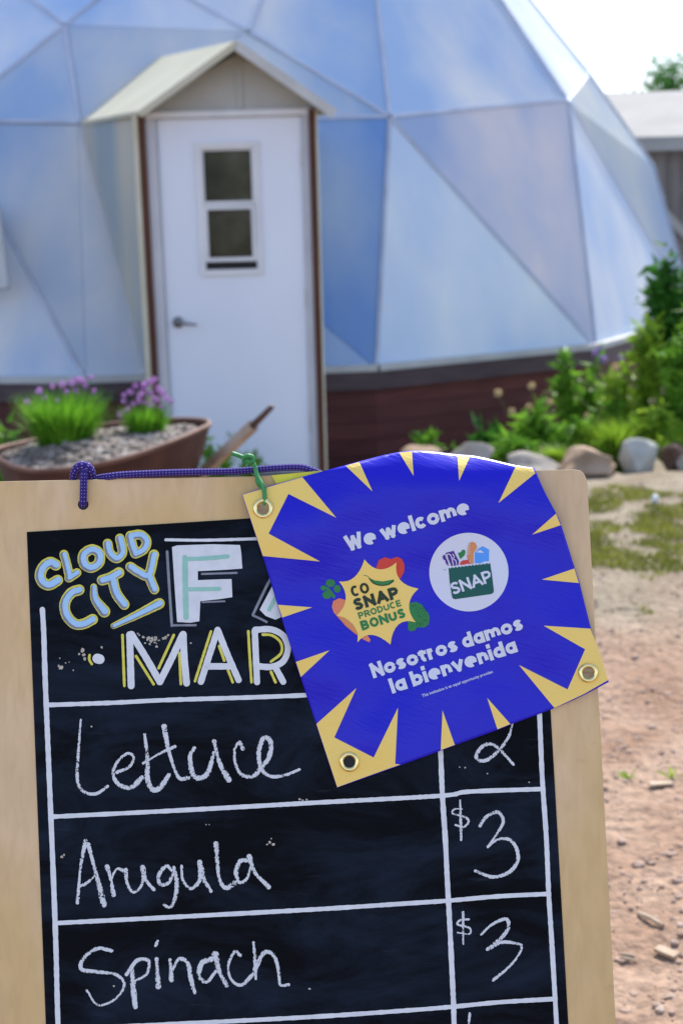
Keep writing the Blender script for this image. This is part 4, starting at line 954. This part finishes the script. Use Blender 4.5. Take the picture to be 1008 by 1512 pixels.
# chalk handwriting
c7 = (60, 1030, .3968); c9 = (620, 1030, .2976); c10 = (600, 1290, .3373)
words = [
 (c7, [([(150, 83), (143, 180), (137, 280), (145, 332), (175, 356), (212, 356), (250, 330)], 13), ([(285, 278), (330, 258), (347, 222), (325, 208), (290, 235), (270, 278), (288, 320), (335, 335), (378, 298)], 18),
       ([(388, 138), (398, 230), (398, 300), (415, 340), (442, 338), (478, 288)], 20), ([(460, 108), (475, 190), (500, 270), (520, 302), (550, 298)], 20), ([(383, 244), (440, 210), (500, 182)], 13),
       ([(572, 188), (556, 220), (565, 280), (588, 300), (622, 280), (645, 205)], 20), ([(646, 163), (665, 240), (700, 306)], 22), ([(752, 190), (740, 166), (722, 195), (725, 245), (748, 287), (792, 292), (820, 262)], 18),
       ([(812, 270), (848, 225), (856, 168), (832, 148), (812, 200), (820, 262), (852, 292), (905, 290), (962, 268)], 18)]),
 (c8, [([(168, 105), (150, 200), (138, 335)], 17), ([(178, 118), (208, 230), (236, 342)], 23), ([(145, 275), (175, 260), (207, 230)], 12), ([(248, 200), (262, 250), (272, 305)], 20), ([(262, 245), (285, 210), (310, 216)], 15),
       ([(318, 212), (322, 260), (345, 296), (376, 270), (383, 208)], 17), ([(380, 203), (392, 250), (422, 286)], 20), ([(492, 218), (468, 198), (440, 232), (445, 265), (475, 262), (497, 218)], 16),
       ([(496, 203), (507, 260), (500, 320), (482, 352), (460, 343)], 17), ([(525, 198), (530, 250), (560, 282), (592, 250), (594, 190)], 17), ([(592, 183), (605, 240), (634, 292)], 22), ([(652, 115), (658, 190), (666, 250), (690, 280), (722, 262)], 22),
       ([(770, 178), (742, 182), (727, 222), (740, 260), (767, 245), (784, 195)], 18), ([(776, 163), (797, 222), (848, 276)], 22)]),
 (c8, [([(264, 513), (210, 506), (160, 543), (153, 582), (210, 592), (280, 602), (312, 640), (280, 692), (215, 716), (173, 662)], 15), ([(340, 572), (345, 650), (353, 722)], 22), ([(320, 602), (360, 550), (402, 552), (395, 600), (350, 627)], 15),
       ([(432, 545), (438, 646)], 21), ([(428, 495), (436, 478)], 14), ([(482, 548), (487, 622)], 19), ([(488, 590), (515, 545), (547, 560), (560, 620), (573, 670)], 18), ([(635, 545), (600, 560), (590, 608), (618, 630), (652, 590)], 20),
       ([(650, 528), (665, 590), (692, 642)], 25), ([(742, 530), (722, 518), (698, 570), (710, 622), (747, 641), (792, 600)], 16), ([(792, 483), (798, 550), (801, 618)], 14), ([(798, 582), (830, 522), (867, 530), (885, 590), (892, 640), (922, 640)], 18)]),
 (c9, [([(456, 130), (440, 190), (400, 250), (340, 305), (290, 312), (280, 280), (320, 235), (370, 238), (420, 285), (462, 332)], 19)]),
 (c9, [([(198, 510), (203, 706)], 15), ([(207, 553), (172, 553), (160, 575), (220, 592), (240, 615), (215, 642), (175, 632)], 12)]),
 (c9, [([(296, 637), (330, 590), (385, 568), (412, 610), (390, 660), (335, 742)], 18), ([(335, 740), (380, 706), (440, 704), (478, 750), (482, 810), (442, 865), (360, 890), (273, 860)], 20)]),
 (c10, [([(247, 170), (247, 308)], 13), ([(272, 200), (235, 203), (223, 222), (275, 238), (274, 264), (222, 258)], 10)]),
 (c10, [([(326, 267), (370, 225), (432, 198), (446, 230), (420, 275), (352, 332)], 17), ([(358, 328), (420, 300), (490, 308), (503, 325), (480, 370), (440, 415), (378, 466)], 18)]),
 (c10, [([(276, 612), (272, 660), (272, 760)], 12)])]
for i, (tr_, st) in enumerate(words):
    mb = {}
    for P, w in st: ph = random.Random(i * 31 + int(P[0][0])).random() * 6; ribbon(T(*tr_, P), w * tr_[2] * .93, brd, .0002, mb, 1.6, jitter=.10, seed=i, taper=lambda t, ph=ph: .84 + .22 * math.sin(t * 4.5 + ph))
    flush(mb, 'chalk_word' if i < 3 else 'chalk_price', M['chalk'], chalkboard)

# ------------------------------------------------------------------ banner
def cpts(P): return [Vector((x, y, 0)) for x, y in P]
topc = catmull([(357.3, 730.2), (400, 717), (446.5, 704), (509.6, 687), (560, 673.5), (588, 667.6), (612, 665.4), (640, 666.8), (674, 670.8), (705, 674), (760.7, 687), (788, 691)], 2)
botc = catmull([(497.5, 1163), (591, 1130), (650, 1108.5), (671, 1100.5), (733.4, 1078), (753, 1070), (818, 1045.6), (860, 1027), (898, 1007)], 2)
lefc = catmull([(357.3, 730.2), (387.6, 821), (409.5, 892.4), (436, 977), (466.5, 1069), (497.5, 1163)], 2)
rigc = catmull([(788, 691), (804, 727), (820.8, 758.5), (828, 775.4), (848, 839.4), (855, 861), (872, 928), (886, 972), (898, 1007)], 2)
def samp(C_, t):
    if not hasattr(samp, 'c'): samp.c = {}
    k = id(C_)
    if k not in samp.c:
        acc = [0]
        for a, b in zip(C_[:-1], C_[1:]): acc.append(acc[-1] + (b - a).length)
        samp.c[k] = acc
    acc = samp.c[k]; s = t * acc[-1]; lo, hi = 0, len(acc) - 1
    while hi - lo > 1:
        m_ = (lo + hi) // 2
        if acc[m_] <= s: lo = m_
        else: hi = m_
    return C_[lo].lerp(C_[hi], (s - acc[lo]) / max(1e-6, acc[hi] - acc[lo]))
def topy(x):
    if x <= topc[0].x: return topc[0].y
    for a, b in zip(topc[:-1], topc[1:]):
        if a.x <= x <= b.x: return a.y + (b.y - a.y) * (x - a.x) / max(1e-6, b.x - a.x)
    return topc[-1].y
def sst(a, b, x): t = min(1, max(0, (x - a) / (b - a))); return t * t * (3 - 2 * t)
def bh(px, py):
    """height of the vinyl above the board face: hangs near flat, swells below the top edge, rolls back over the board top"""
    w = max(0, 697 - topy(px)) * 2.0 + 6 if px > 470 else 6
    w *= sst(470, 560, px)
    u = (px - 357) / 440; v = (py - 700) / 400
    h = .0055 + .013 * math.exp(-((px - 640) / 150) ** 2 - ((py - 735) / 75) ** 2)
    h += .0030 * math.sin(u * 7.5 + v * 3) * sst(0, .2, v) + .0016 * math.sin(v * 12 - u * 5)
    h += .004 * math.exp(-((px - 548) / 30) ** 2 - ((py - 1085) / 34) ** 2) + .007 * sst(800, 895, px) * sst(900, 1005, py)
    h += .0035 * math.exp(-((px - 400) / 40) ** 2 - ((py - 850) / 160) ** 2)
    h += .0042 * noise.noise(Vector((px * .011, py * .011, 2))) + .0007 * noise.noise(Vector((px * .024, py * .024, 5)))
    if w > 1:
        d = max(0, py - topy(px))
        if d < w: h -= .36 * (w * .0007) * (1 - d / w) ** 2.6
    return max(h, .0018) if py > 700 else h
def ban(px, py, h=0.0):
    d = ray(px, py); k = bh(px, py) + h; return CAM + d * ((BO + BN * k - CAM).dot(BN) / d.dot(BN))
NU, NV = 110, 110
P00, P10, P01, P11 = topc[0], topc[-1], botc[0], botc[-1]
bvv = []; 
def coons(u, v):
    return (samp(topc, u) * (1 - v) + samp(botc, u) * v + samp(lefc, v) * (1 - u) + samp(rigc, v) * u
            - (P00 * (1 - u) * (1 - v) + P10 * u * (1 - v) + P01 * (1 - u) * v + P11 * u * v))
for j in range(NV + 1):
    for i in range(NU + 1):
        q = coons(i / NU, j / NV); bvv.append(ban(q.x, q.y))
bff = [(j * (NU + 1) + i, (j + 1) * (NU + 1) + i, (j + 1) * (NU + 1) + i + 1, j * (NU + 1) + i + 1) for j in range(NV) for i in range(NU)]
# part that folds over behind the top of the board
K = 8; base_i = len(bvv); i0 = int(NU * .5)
for r_ in range(1, K + 1):
    t = r_ / K
    for i in range(i0, NU + 1):
        e = .055 * sst(0, .35, (i - i0) / (NU - i0)); p = bvv[i]
        bvv.append(p - BN * (e * (1 - (1 - t) ** 2) * .75) - BU * (e * max(0, t - .35) ** 1.6 * .9))
wd = NU + 1 - i0
for r_ in range(K):
    for k in range(wd - 1):
        a = (i0 + k) if r_ == 0 else base_i + (r_ - 1) * wd + k; b = a + 1; c = base_i + r_ * wd + k
        bff.append((a, b, c + 1, c))
banner = empty('banner', tuple(ban(620, 900)), 'blue vinyl banner with yellow rays welcoming shoppers in English and Spanish, hung over the board', 'banner')
sheet = mk('vinyl_sheet', bvv, bff, M['vblue'], banner, True)
so = sheet.modifiers.new('thickness', 'SOLIDIFY'); so.thickness = .0005; so.offset = 1
# check that solidify grows away from the viewer
nrm_test = (bvv[1] - bvv[0]).cross(bvv[NU + 1] - bvv[0])
so.offset = -1 if sheet.data.polygons[5000].normal.dot(BN) > 0 else 1
def decal(name, mat, polys=(), strokes=(), h=.0004, parent=banner, lift=0, step=2.5, cap='round', jit=0, label=None):
    mb = {}
    for P in polys: fillpoly(P, ban, h + lift, mb, 7)
    for s in strokes: ribbon(s[0], s[1], ban, h + lift, mb, step, closed=(len(s) > 2 and s[2]), cap=cap, jitter=jit)
    return flush(mb, name, mat, parent, label)
q1, q2, q3, q4 = (340, 640, .29762), (600, 640, .29762), (400, 900, .25794), (640, 880, .25794)
rays = [T(*q1, [(61, 304), (205, 261), (357, 217), (525, 418), (288, 300), (190, 497), (445, 635), (162, 608)]),
        T(*q1, [(571, 160), (639, 141), (705, 288)]), T(*q1, [(836, 95), (900, 89), (908, 210)]), T(*q2, [(251, 107), (315, 113), (260, 235)]),
        T(*q2, [(541, 163), (585, 168), (628, 174), (637, 198), (455, 345)]), T(*q2, [(740, 398), (763, 455), (622, 502)]), T(*q2, [(831, 670), (853, 742), (670, 725)]),
        T(*q4, [(628, 170), (896, 187), (950, 330), (996, 482), (860, 560), (690, 641), (487, 395), (765, 535), (865, 305)]),
        T(*q4, [(305, 583), (438, 733), (364, 763)]), T(*q4, [(50, 655), (120, 852), (40, 882)]),
        T(*q3, [(260, 655), (488, 450), (362, 732), (587, 847), (726, 562), (710, 884), (740, 887), (560, 951), (379, 1017)]),
        T(*q3, [(143, 300), (335, 233), (171, 386)]), T(*q1, [(236, 850), (405, 863), (258, 913)])]
for P in rays: decal('printed_ray', M['vyel'], [P])
# emblem with burst, vegetables and words
q7 = (480, 810, .16865)
def arcp(cx, cy, rx, ry, a0, a1, n=24): return [(cx + rx * math.cos(R(a0 + (a1 - a0) * k / n)), cy - ry * math.sin(R(a0 + (a1 - a0) * k / n))) for k in range(n + 1)]
decal('printed_tomato', M['vred'], [T(*q7, [(445, 165), (470, 100), (520, 75), (575, 92), (625, 72), (670, 90), (693, 140), (692, 200), (655, 265), (560, 250), (480, 210)])], h=.00045)
decal('printed_carrot', M['vpeach'], [T(*q7, [(180, 450), (120, 435), (70, 460), (58, 510), (75, 560), (110, 600), (180, 680), (260, 745), (340, 800), (385, 820), (398, 800), (370, 760), (300, 600), (240, 500)])], h=.00045)
decal('printed_leaf', M['vgreen'], [T(*q7, arcp(45, 302, 42, 34, 0, 345)), T(*q7, arcp(105, 352, 32, 34, 0, 345)), T(*q7, arcp(15, 405, 40, 36, 0, 345)), T(*q7, arcp(-15, 345, 26, 22, 0, 345))], [(T(*q7, [(20, 350), (75, 420)]), 5)], h=.0004)
decal('printed_broccoli', M['vgreen'], [T(*q7, [(735, 480), (790, 465), (845, 490), (870, 530), (905, 570), (912, 620), (905, 665), (870, 690), (800, 690), (790, 715), (745, 725), (722, 705), (725, 640)])], h=.00045)
rr_ = random.Random(2)
decal('printed_speckle', M['vdark'], [], [(T(*q7, [(x, y), (x + rr_.uniform(-9, 9), y + rr_.uniform(4, 10))]), .7) for x, y in [(rr_.uniform(760, 890), rr_.uniform(490, 670)) for _ in range(40)] if x < 800 + (y - 480) * .9 + 60], h=.0006, step=1)
tips = [(343, 95), (622, 122), (815, 350), (790, 645), (570, 840), (283, 820), (100, 588), (122, 288)]
vals = [(500, 185), (655, 285), (735, 480), (650, 665), (430, 752), (290, 745), (180, 470), (275, 250)]
# concave scallops between the tips
mid = [(475, 182), (655, 275), (733, 492), (640, 665), (405, 755), (212, 655), (180, 425), (255, 250)]
mid[5] = (285, 740); mid[6] = (180, 440)
bp_ = []
for k in range(8):
    a, b = Vector((*tips[k], 0)), Vector((*tips[(k + 1) % 8], 0)); m_ = Vector((*mid[k], 0)); c = m_ * 2 - (a + b) / 2
    if k == 5: m_ = Vector((268, 700, 0)); c = Vector((300, 735, 0))
    if k == 5:
        bp_ += [tuple(a)[:2], (285, 745), (240, 660), (170, 605)]
        continue
    for j in range(8):
        t = j / 8; bp_.append(tuple(a * (1 - t) ** 2 + c * 2 * t * (1 - t) + b * t * t)[:2])
decal('printed_burst', M['vyel'], [T(*q7, bp_)], h=.0007)
decal('printed_carrot_tint', M['vorange'], [T(*q7, [(128, 592), (200, 625), (255, 680), (285, 742), (282, 752), (200, 690), (118, 600)])], h=.0009)
decal('printed_pea_pod', M['vgreen'], [T(*q7, [(380, 255), (430, 278), (500, 288), (560, 278), (600, 270), (600, 290), (560, 318), (500, 328), (440, 318), (400, 290)])], [(T(*q7, [(335, 235), (365, 238), (390, 262)]), .9)], h=.0009)
decal('printed_pea_line', M['vdark'], [], [(T(*q7, [(385, 262), (420, 302), (480, 322), (550, 315), (598, 280)]), 1.5)], h=.0011)

# letter shapes from pen strokes: x, y in a unit box, widths relative to height
def E_(a0, a1, n=14, cx=.5, cy=.5, rx=.5, ry=.5): return [(cx + rx * math.cos(R(a0 + (a1 - a0) * k / n)), cy + ry * math.sin(R(a0 + (a1 - a0) * k / n))) for k in range(n + 1)]
S_ = [(.95, .82), (.78, .96), (.5, 1), (.18, .93), (.06, .76), (.2, .6), (.5, .51), (.82, .4), (.95, .23), (.8, .06), (.5, 0), (.2, .04), (.03, .18)]
G = {  # height class, width, strokes
 'W': ('C', 1.02, [[(0, 1), (.25, 0)], [(.25, 0), (.5, .85)], [(.5, .85), (.75, 0)], [(.75, 0), (1, 1)]]),
 'N': ('C', .66, [[(0, 0), (0, 1)], [(0, 1), (1, 0)], [(1, 0), (1, 1)]]), 'A': ('C', .74, [[(0, 0), (.5, 1)], [(.5, 1), (1, 0)], [(.24, .3), (.76, .3)]]),
 'P': ('C', .56, [[(0, 0), (0, 1)], [(0, 1), (.5, 1), (.86, .93), (1, .72), (.86, .5), (.5, .42), (0, .42)]]),
 'R': ('C', .60, [[(0, 0), (0, 1)], [(0, 1), (.5, 1), (.86, .93), (1, .74), (.86, .54), (.5, .46), (0, .46)], [(.5, .46), (1, 0)]]),
 'B': ('C', .60, [[(0, 0), (0, 1)], [(0, 1), (.5, 1), (.85, .92), (.9, .76), (.8, .58), (.5, .53), (0, .53)], [(.5, .53), (.88, .45), (1, .27), (.88, .07), (.5, 0), (0, 0)]]),
 'D': ('C', .62, [[(0, 0), (0, 1)], [(0, 1), (.42, 1), (.85, .82), (1, .5), (.85, .18), (.42, 0), (0, 0)]]),
 'U': ('C', .60, [[(0, 1), (0, .32), (.16, .08), (.5, 0), (.84, .08), (1, .32), (1, 1)]]), 'E': ('C', .46, [[(0, 0), (0, 1)], [(0, 1), (1, 1)], [(0, .5), (.9, .5)], [(0, 0), (1, 0)]]),
 'C': ('C', .62, [E_(48, 312)]), 'O': ('C', .70, [E_(0, 360)]), 'S': ('C', .56, [S_]),
 'e': ('x', .66, [[(.06, .50), (.94, .50)], E_(2, 292, 18)]), 'c': ('x', .56, [E_(38, 322)]), 'o': ('x', .64, [E_(0, 360)]), 's': ('x', .50, [S_]),
 'l': ('C', 0, [[(0, 0), (0, 1)]]), 'i': ('x', 0, [[(0, 0), (0, 1)], [(0, 1.70), (0, 1.74)]]), 'v': ('x', .58, [[(0, 1), (.5, 0)], [(.5, 0), (1, 1)]]),
 'w': ('x', .92, [[(0, 1), (.25, 0)], [(.25, 0), (.5, .9)], [(.5, .9), (.75, 0)], [(.75, 0), (1, 1)]]),
 'n': ('x', .50, [[(0, 0), (0, 1)], [(0, .55), (.2, .9), (.55, 1), (.9, .85), (1, .5), (1, 0)]]),
 'm': ('x', .96, [[(0, 0), (0, 1)], [(0, .6), (.12, .92), (.28, 1), (.44, .88), (.5, .55), (.5, 0)], [(.5, .6), (.62, .92), (.78, 1), (.94, .88), (1, .55), (1, 0)]]),
 'r': ('x', .30, [[(0, 0), (0, 1)], [(0, .5), (.3, .9), (1, 1)]]), 't': ('x', .36, [[(.4, 1.4), (.4, .25), (.6, 0), (1, 0)], [(0, 1), (1, 1)]]),
 'd': ('x', .58, [E_(0, 360, 14, .5, .5, .5, .5), [(1, 0), (1, 1.55)]]), 'b': ('x', .58, [E_(0, 360, 14, .5, .5, .5, .5), [(0, 0), (0, 1.55)]]),
 'a': ('x', .56, [E_(0, 360, 14, .5, .5, .5, .5), [(1, 0), (1, 1)]])}
def lettering(text, p0, p1, cap, wgt, mat, name='printed_word', gap=.22, h=.0011, place=ban, parent=banner):
    xh = .74; wi = wgt; x = 0; runs = []
    for ch in text:
        if ch == ' ': x += .34; continue
        cl_, wd_, st = G[ch]; H = 1 if cl_ == 'C' else xh
        for P in st:
            runs.append([(x + wi / 2 + px_ * wd_, wi / 2 + py_ * (H - wi)) for px_, py_ in P])
        x += wd_ + wi + gap * .45
    tot = x - gap * .45; a, b = Vector((*p0, 0)), Vector((*p1, 0)); e = (b - a) / tot; u = Vector((e.y, -e.x, 0)).normalized() * cap
    kx = e.length / cap; mb = {}
    for P in runs:
        Q = [tuple(a + e * px_ + u * py_)[:2] for px_, py_ in P]
        ribbon(Q, wi * cap * min(1.1, max(.8, (1 + kx) / 2)), place, h, mb, 2, smooth=len(P) > 2, cap='square' if len(P) == 2 and len(text) < 99 else 'butt')
    return flush(mb, name, mat, parent)
lettering('We welcome', (514, 815), (694.5, 758), 24.5, .27, M['vwhite'])
lettering('Nosotros damos', (551.5, 1002), (773.5, 929), 22.8, .27, M['vwhite'])
lettering('la bienvenida', (579.5, 1024.5), (764.5, 962.5), 23.2, .27, M['vwhite'])
def Tq(q, p): return (q[0] + p[0] * q[2], q[1] + p[1] * q[2])
lettering('CO', Tq(q7, (240, 428)), Tq(q7, (394, 384)), 16.6, .24, M['vdark'])
lettering('SNAP', Tq(q7, (262, 548)), Tq(q7, (655, 430)), 18, .28, M['vdark'])
lettering('PRODUCE', Tq(q7, (299, 618)), Tq(q7, (668, 502)), 9.8, .22, M['vgreen'])
lettering('BONUS', Tq(q7, (325, 720)), Tq(q7, (710, 600)), 14.6, .27, M['vgreen'])
# round logo
q8 = (620, 780, .1389)
logo = decal('printed_disc', M['vwhite'], [T(*q8, arcp(517, 466, 420, 418, 0, 355, 72))], h=.0004)
sc_ = [(300 + (742 - 300) * k / 24, 418 - 52 * k / 24 + (13 if k % 2 else 0) + 0) for k in range(25)]
decal('printed_bag', M['vteal'], [T(*q8, sc_ + [(760, 480), (782, 660), (778, 685), (752, 700), (370, 755), (345, 745), (335, 715), (312, 560)])], h=.0007)
lettering('SNAP', Tq(q8, (348, 712)), Tq(q8, (776, 562)), 18.2, .2, M['vwhite'], gap=.1)
decal('printed_box', M['vpurple'], [T(*q8, [(268, 262), (355, 240), (380, 290), (412, 350), (405, 392), (330, 402), (300, 330)]), T(*q8, [(235, 298), (262, 278), (275, 320), (296, 360), (300, 405), (270, 370), (268, 345), (245, 330)])], h=.0007)
decal('printed_box_mark', M['vwhite'], [], [(T(*q8, [(308, 395), (285, 290), (305, 275), (330, 300), (352, 392)]), 1.3), (T(*q8, [(345, 275), (362, 300), (352, 325), (378, 345), (385, 385)]), 1.2)], h=.0009, step=1)
decal('printed_pear', M['vgreen'], [T(*q8, [(398, 262), (430, 255), (445, 232), (470, 226), (482, 250), (470, 290), (440, 318), (425, 328)])], h=.0007)
decal('printed_loaf', M['vorange'], [T(*q8, [(497, 290), (505, 210), (515, 165), (550, 142), (588, 158), (604, 200), (585, 235), (566, 262), (565, 378), (540, 380), (520, 330), (495, 318)])], h=.0007)
decal('printed_loaf_score', M['vwhite'], [], [(T(*q8, [(502, 232 + k * 24 - k * 26 * 0), (530, 218 + k * 24)]), .7) for k in range(-2, 3)], h=.0009, step=1)
decal('printed_apple', M['vred'], [T(*q8, [(418, 390), (428, 358), (455, 340), (490, 338), (525, 325), (515, 345), (538, 378), (500, 378), (460, 388)])], h=.0007)
decal('printed_carton', M['vsky'], [T(*q8, [(580, 262), (630, 208), (665, 190), (732, 228), (730, 350), (680, 352), (640, 372), (580, 372)])], h=.0007)
decal('printed_carton_top', M['vwhite'], [T(*q8, [(592, 256), (636, 230), (680, 262)])], [(T(*q8, [(577, 372), (577, 262), (628, 205)]), .7)], h=.0009)
decal('printed_mark', M['gpaint'], [], [(T(*q8, [(250, 442), (276, 440)]), .9)], h=.0007, step=1)
# the tiny line of type
fc = bpy.data.curves.new('tmp', 'FONT'); fc.body = 'This institution is an equal opportunity provider.'; fc.size = 1; fc.offset = .012; fc.resolution_u = 2
fo = bpy.data.objects.new('tmp', fc); COL.objects.link(fo); bpy.context.view_layer.update()
ev = fo.evaluated_get(bpy.context.evaluated_depsgraph_get()); me = ev.to_mesh(); mxx = max(v.co.x for v in me.vertices)
a, b = Vector((623.4, 1029.5, 0)), Vector((728.5, 993.0, 0)); e = (b - a) / mxx; u = Vector((e.y, -e.x, 0))
tv = [ban(*tuple(a + e * v.co.x + u * v.co.y * 1.1)[:2], .0008) for v in me.vertices]; tf_ = [tuple(p.vertices) for p in me.polygons]
ev.to_mesh_clear(); bpy.data.objects.remove(fo); bpy.data.curves.remove(fc)
mk('printed_word', tv, tf_, M['vwhite'], banner)
# grommets
def grommet(px, py, rpx, hm):
    c = ban(px, py, 0); s = (c - CAM).length / F; r_ = rpx * s
    A3 = (ban(px + 3, py) - c).normalized(); B3 = A3.cross(BN).normalized()
    q = MB(); n = 28; m_ = 8; vs = []
    for i in range(n):
        a = 2 * math.pi * i / n; d = A3 * math.cos(a) + B3 * math.sin(a)
        for j in range(m_ + 1):
            t = math.pi * j / m_; rr = r_ * (.76 + .24 * math.cos(t)); vs.append(c + d * rr + BN * (.0006 + .0028 * math.sin(t)))
    fs = [(i * (m_ + 1) + j, ((i + 1) % n) * (m_ + 1) + j, ((i + 1) % n) * (m_ + 1) + j + 1, i * (m_ + 1) + j + 1) for i in range(n) for j in range(m_)]
    g = q.add(vs, fs).build('grommet', M['brass'], banner, True)
    MB().add([c + (A3 * math.cos(2 * math.pi * i / 20) + B3 * math.sin(2 * math.pi * i / 20)) * r_ * .56 + BN * .0013 for i in range(20)], [tuple(range(20))]).build('grommet_hole', hm, g)
grommet(388.5, 750.8, 15.5, M['plyedge']); grommet(515.5, 1124.5, 15, M['hole']); grommet(867.5, 993.5, 14.5, M['plyedge'])

# ------------------------------------------------------------------ cords
def cord(name, P, r, mat, label, cat, n=12, parent=None, step=.0015):
    C_ = catmull(P, step); vs = []; uv = []; fs = []; prev = None; acc = 0
    for i, p in enumerate(C_):
        t = (C_[min(i + 1, len(C_) - 1)] - C_[max(i - 1, 0)]).normalized()
        a = t.orthogonal().normalized() if prev is None else (prev - t * prev.dot(t)).normalized(); prev = a; b = t.cross(a)
        if i: acc += (p - C_[i - 1]).length
        for k in range(n + 1): th_ = 2 * math.pi * k / n; vs.append(p + (a * math.cos(th_) + b * math.sin(th_)) * r); uv.append((k / n, acc / (r * 2.0)))
    for i in range(len(C_) - 1): fs += [(i * (n + 1) + k, i * (n + 1) + k + 1, (i + 1) * (n + 1) + k + 1, (i + 1) * (n + 1) + k) for k in range(n)]
    fs += [tuple(range(n + 1))[::-1], tuple((len(C_) - 1) * (n + 1) + k for k in range(n + 1))]
    o = mk(name, vs, fs, mat, parent, True, uv)
    if cat: prop(o, label, cat)
    return o
def onp(px, py, h): return tuple(on(px, py, h))
rr0 = .0037
rope = empty('rope', onp(122, 700, 0), 'purple braided rope knotted through the board and stretched along its top edge', 'rope')
cord('rope_run', [onp(116, 740, -.018), onp(122, 716, -.022), onp(142, 707, -.010), onp(165, 703, .001), onp(193, 700.5, .001), onp(268, 697.5, .000), onp(344, 696, -.001), onp(400, 691.5, -.001), onp(442, 690, -.002), onp(462, 695, -.004), onp(482, 703, -.016), onp(520, 715, -.02)], rr0, M['rope'], None, None, 14, rope)
cord('rope_knot', [onp(109, 714, -.014), onp(110.5, 699, -.005), onp(115.5, 690, .001), onp(124, 687.5, .003), onp(131.5, 691, .001), onp(135, 700, -.005), onp(134, 714, -.014)], rr0 * 1.25, M['rope'], None, None, 14, rope)
cord('rope_drop', [onp(127, 693, -.006), onp(124.5, 696, .0035), onp(124, 706, .0048), onp(123.7, 722, .0048), onp(123.3, 738, .0044), onp(123.2, 744, .0015), onp(123.2, 748, -.006)], rr0, M['rope'], None, None, 14, rope)
hc_ = on(123.2, 745, .0003); MB().add([hc_ + (BX * math.cos(a * .3142) + BU * math.sin(a * .3142)) * .0055 for a in range(20)], [tuple(range(20))]).build('rope_hole', M['hole'], sign)
tie = empty('cord_tie', onp(380, 710, 0), 'green cord tying the banner grommet to the purple rope', 'cord')
cord('cord_tail', [onp(342, 669, .010), onp(350, 672, .010), onp(360, 675.5, .009), onp(368, 678, .008), onp(374, 684, .006), onp(377, 692, .006), onp(380, 703, .0075), onp(387, 716, .011), onp(390.5, 728, .013), onp(390.5, 742, .013), onp(389.5, 751, .007)], .0023, M['gcord'], None, None, 10, tie)
cord('cord_twist', [onp(371, 681, -.005), onp(366, 690, -.010), onp(374, 698, -.008), onp(380, 704, .004), onp(380.5, 712, .009), onp(386, 719, .0075), onp(391, 722, .012)], .0023, M['gcord'], None, None, 10, tie)
cord('cord_knot', [onp(361, 685, .006), onp(360, 677, .009), onp(365, 673, .011), onp(372.5, 674.5, .011), onp(374.5, 680, .010), onp(369, 682, .011), onp(362, 680, .011)], .0023, M['gcord'], None, None, 10, tie)
# yellow tag tucked behind the banner
yt = [on(401, 702, .001), on(474, 695, .001), on(482, 720, .001), on(412, 722, .001)]
prop(MB().prism([p + BN * .0006 for p in yt], BN * .0004).build('tag', M['yelpaper']), 'bright yellow tag tucked between purple rope and banner', 'tag')
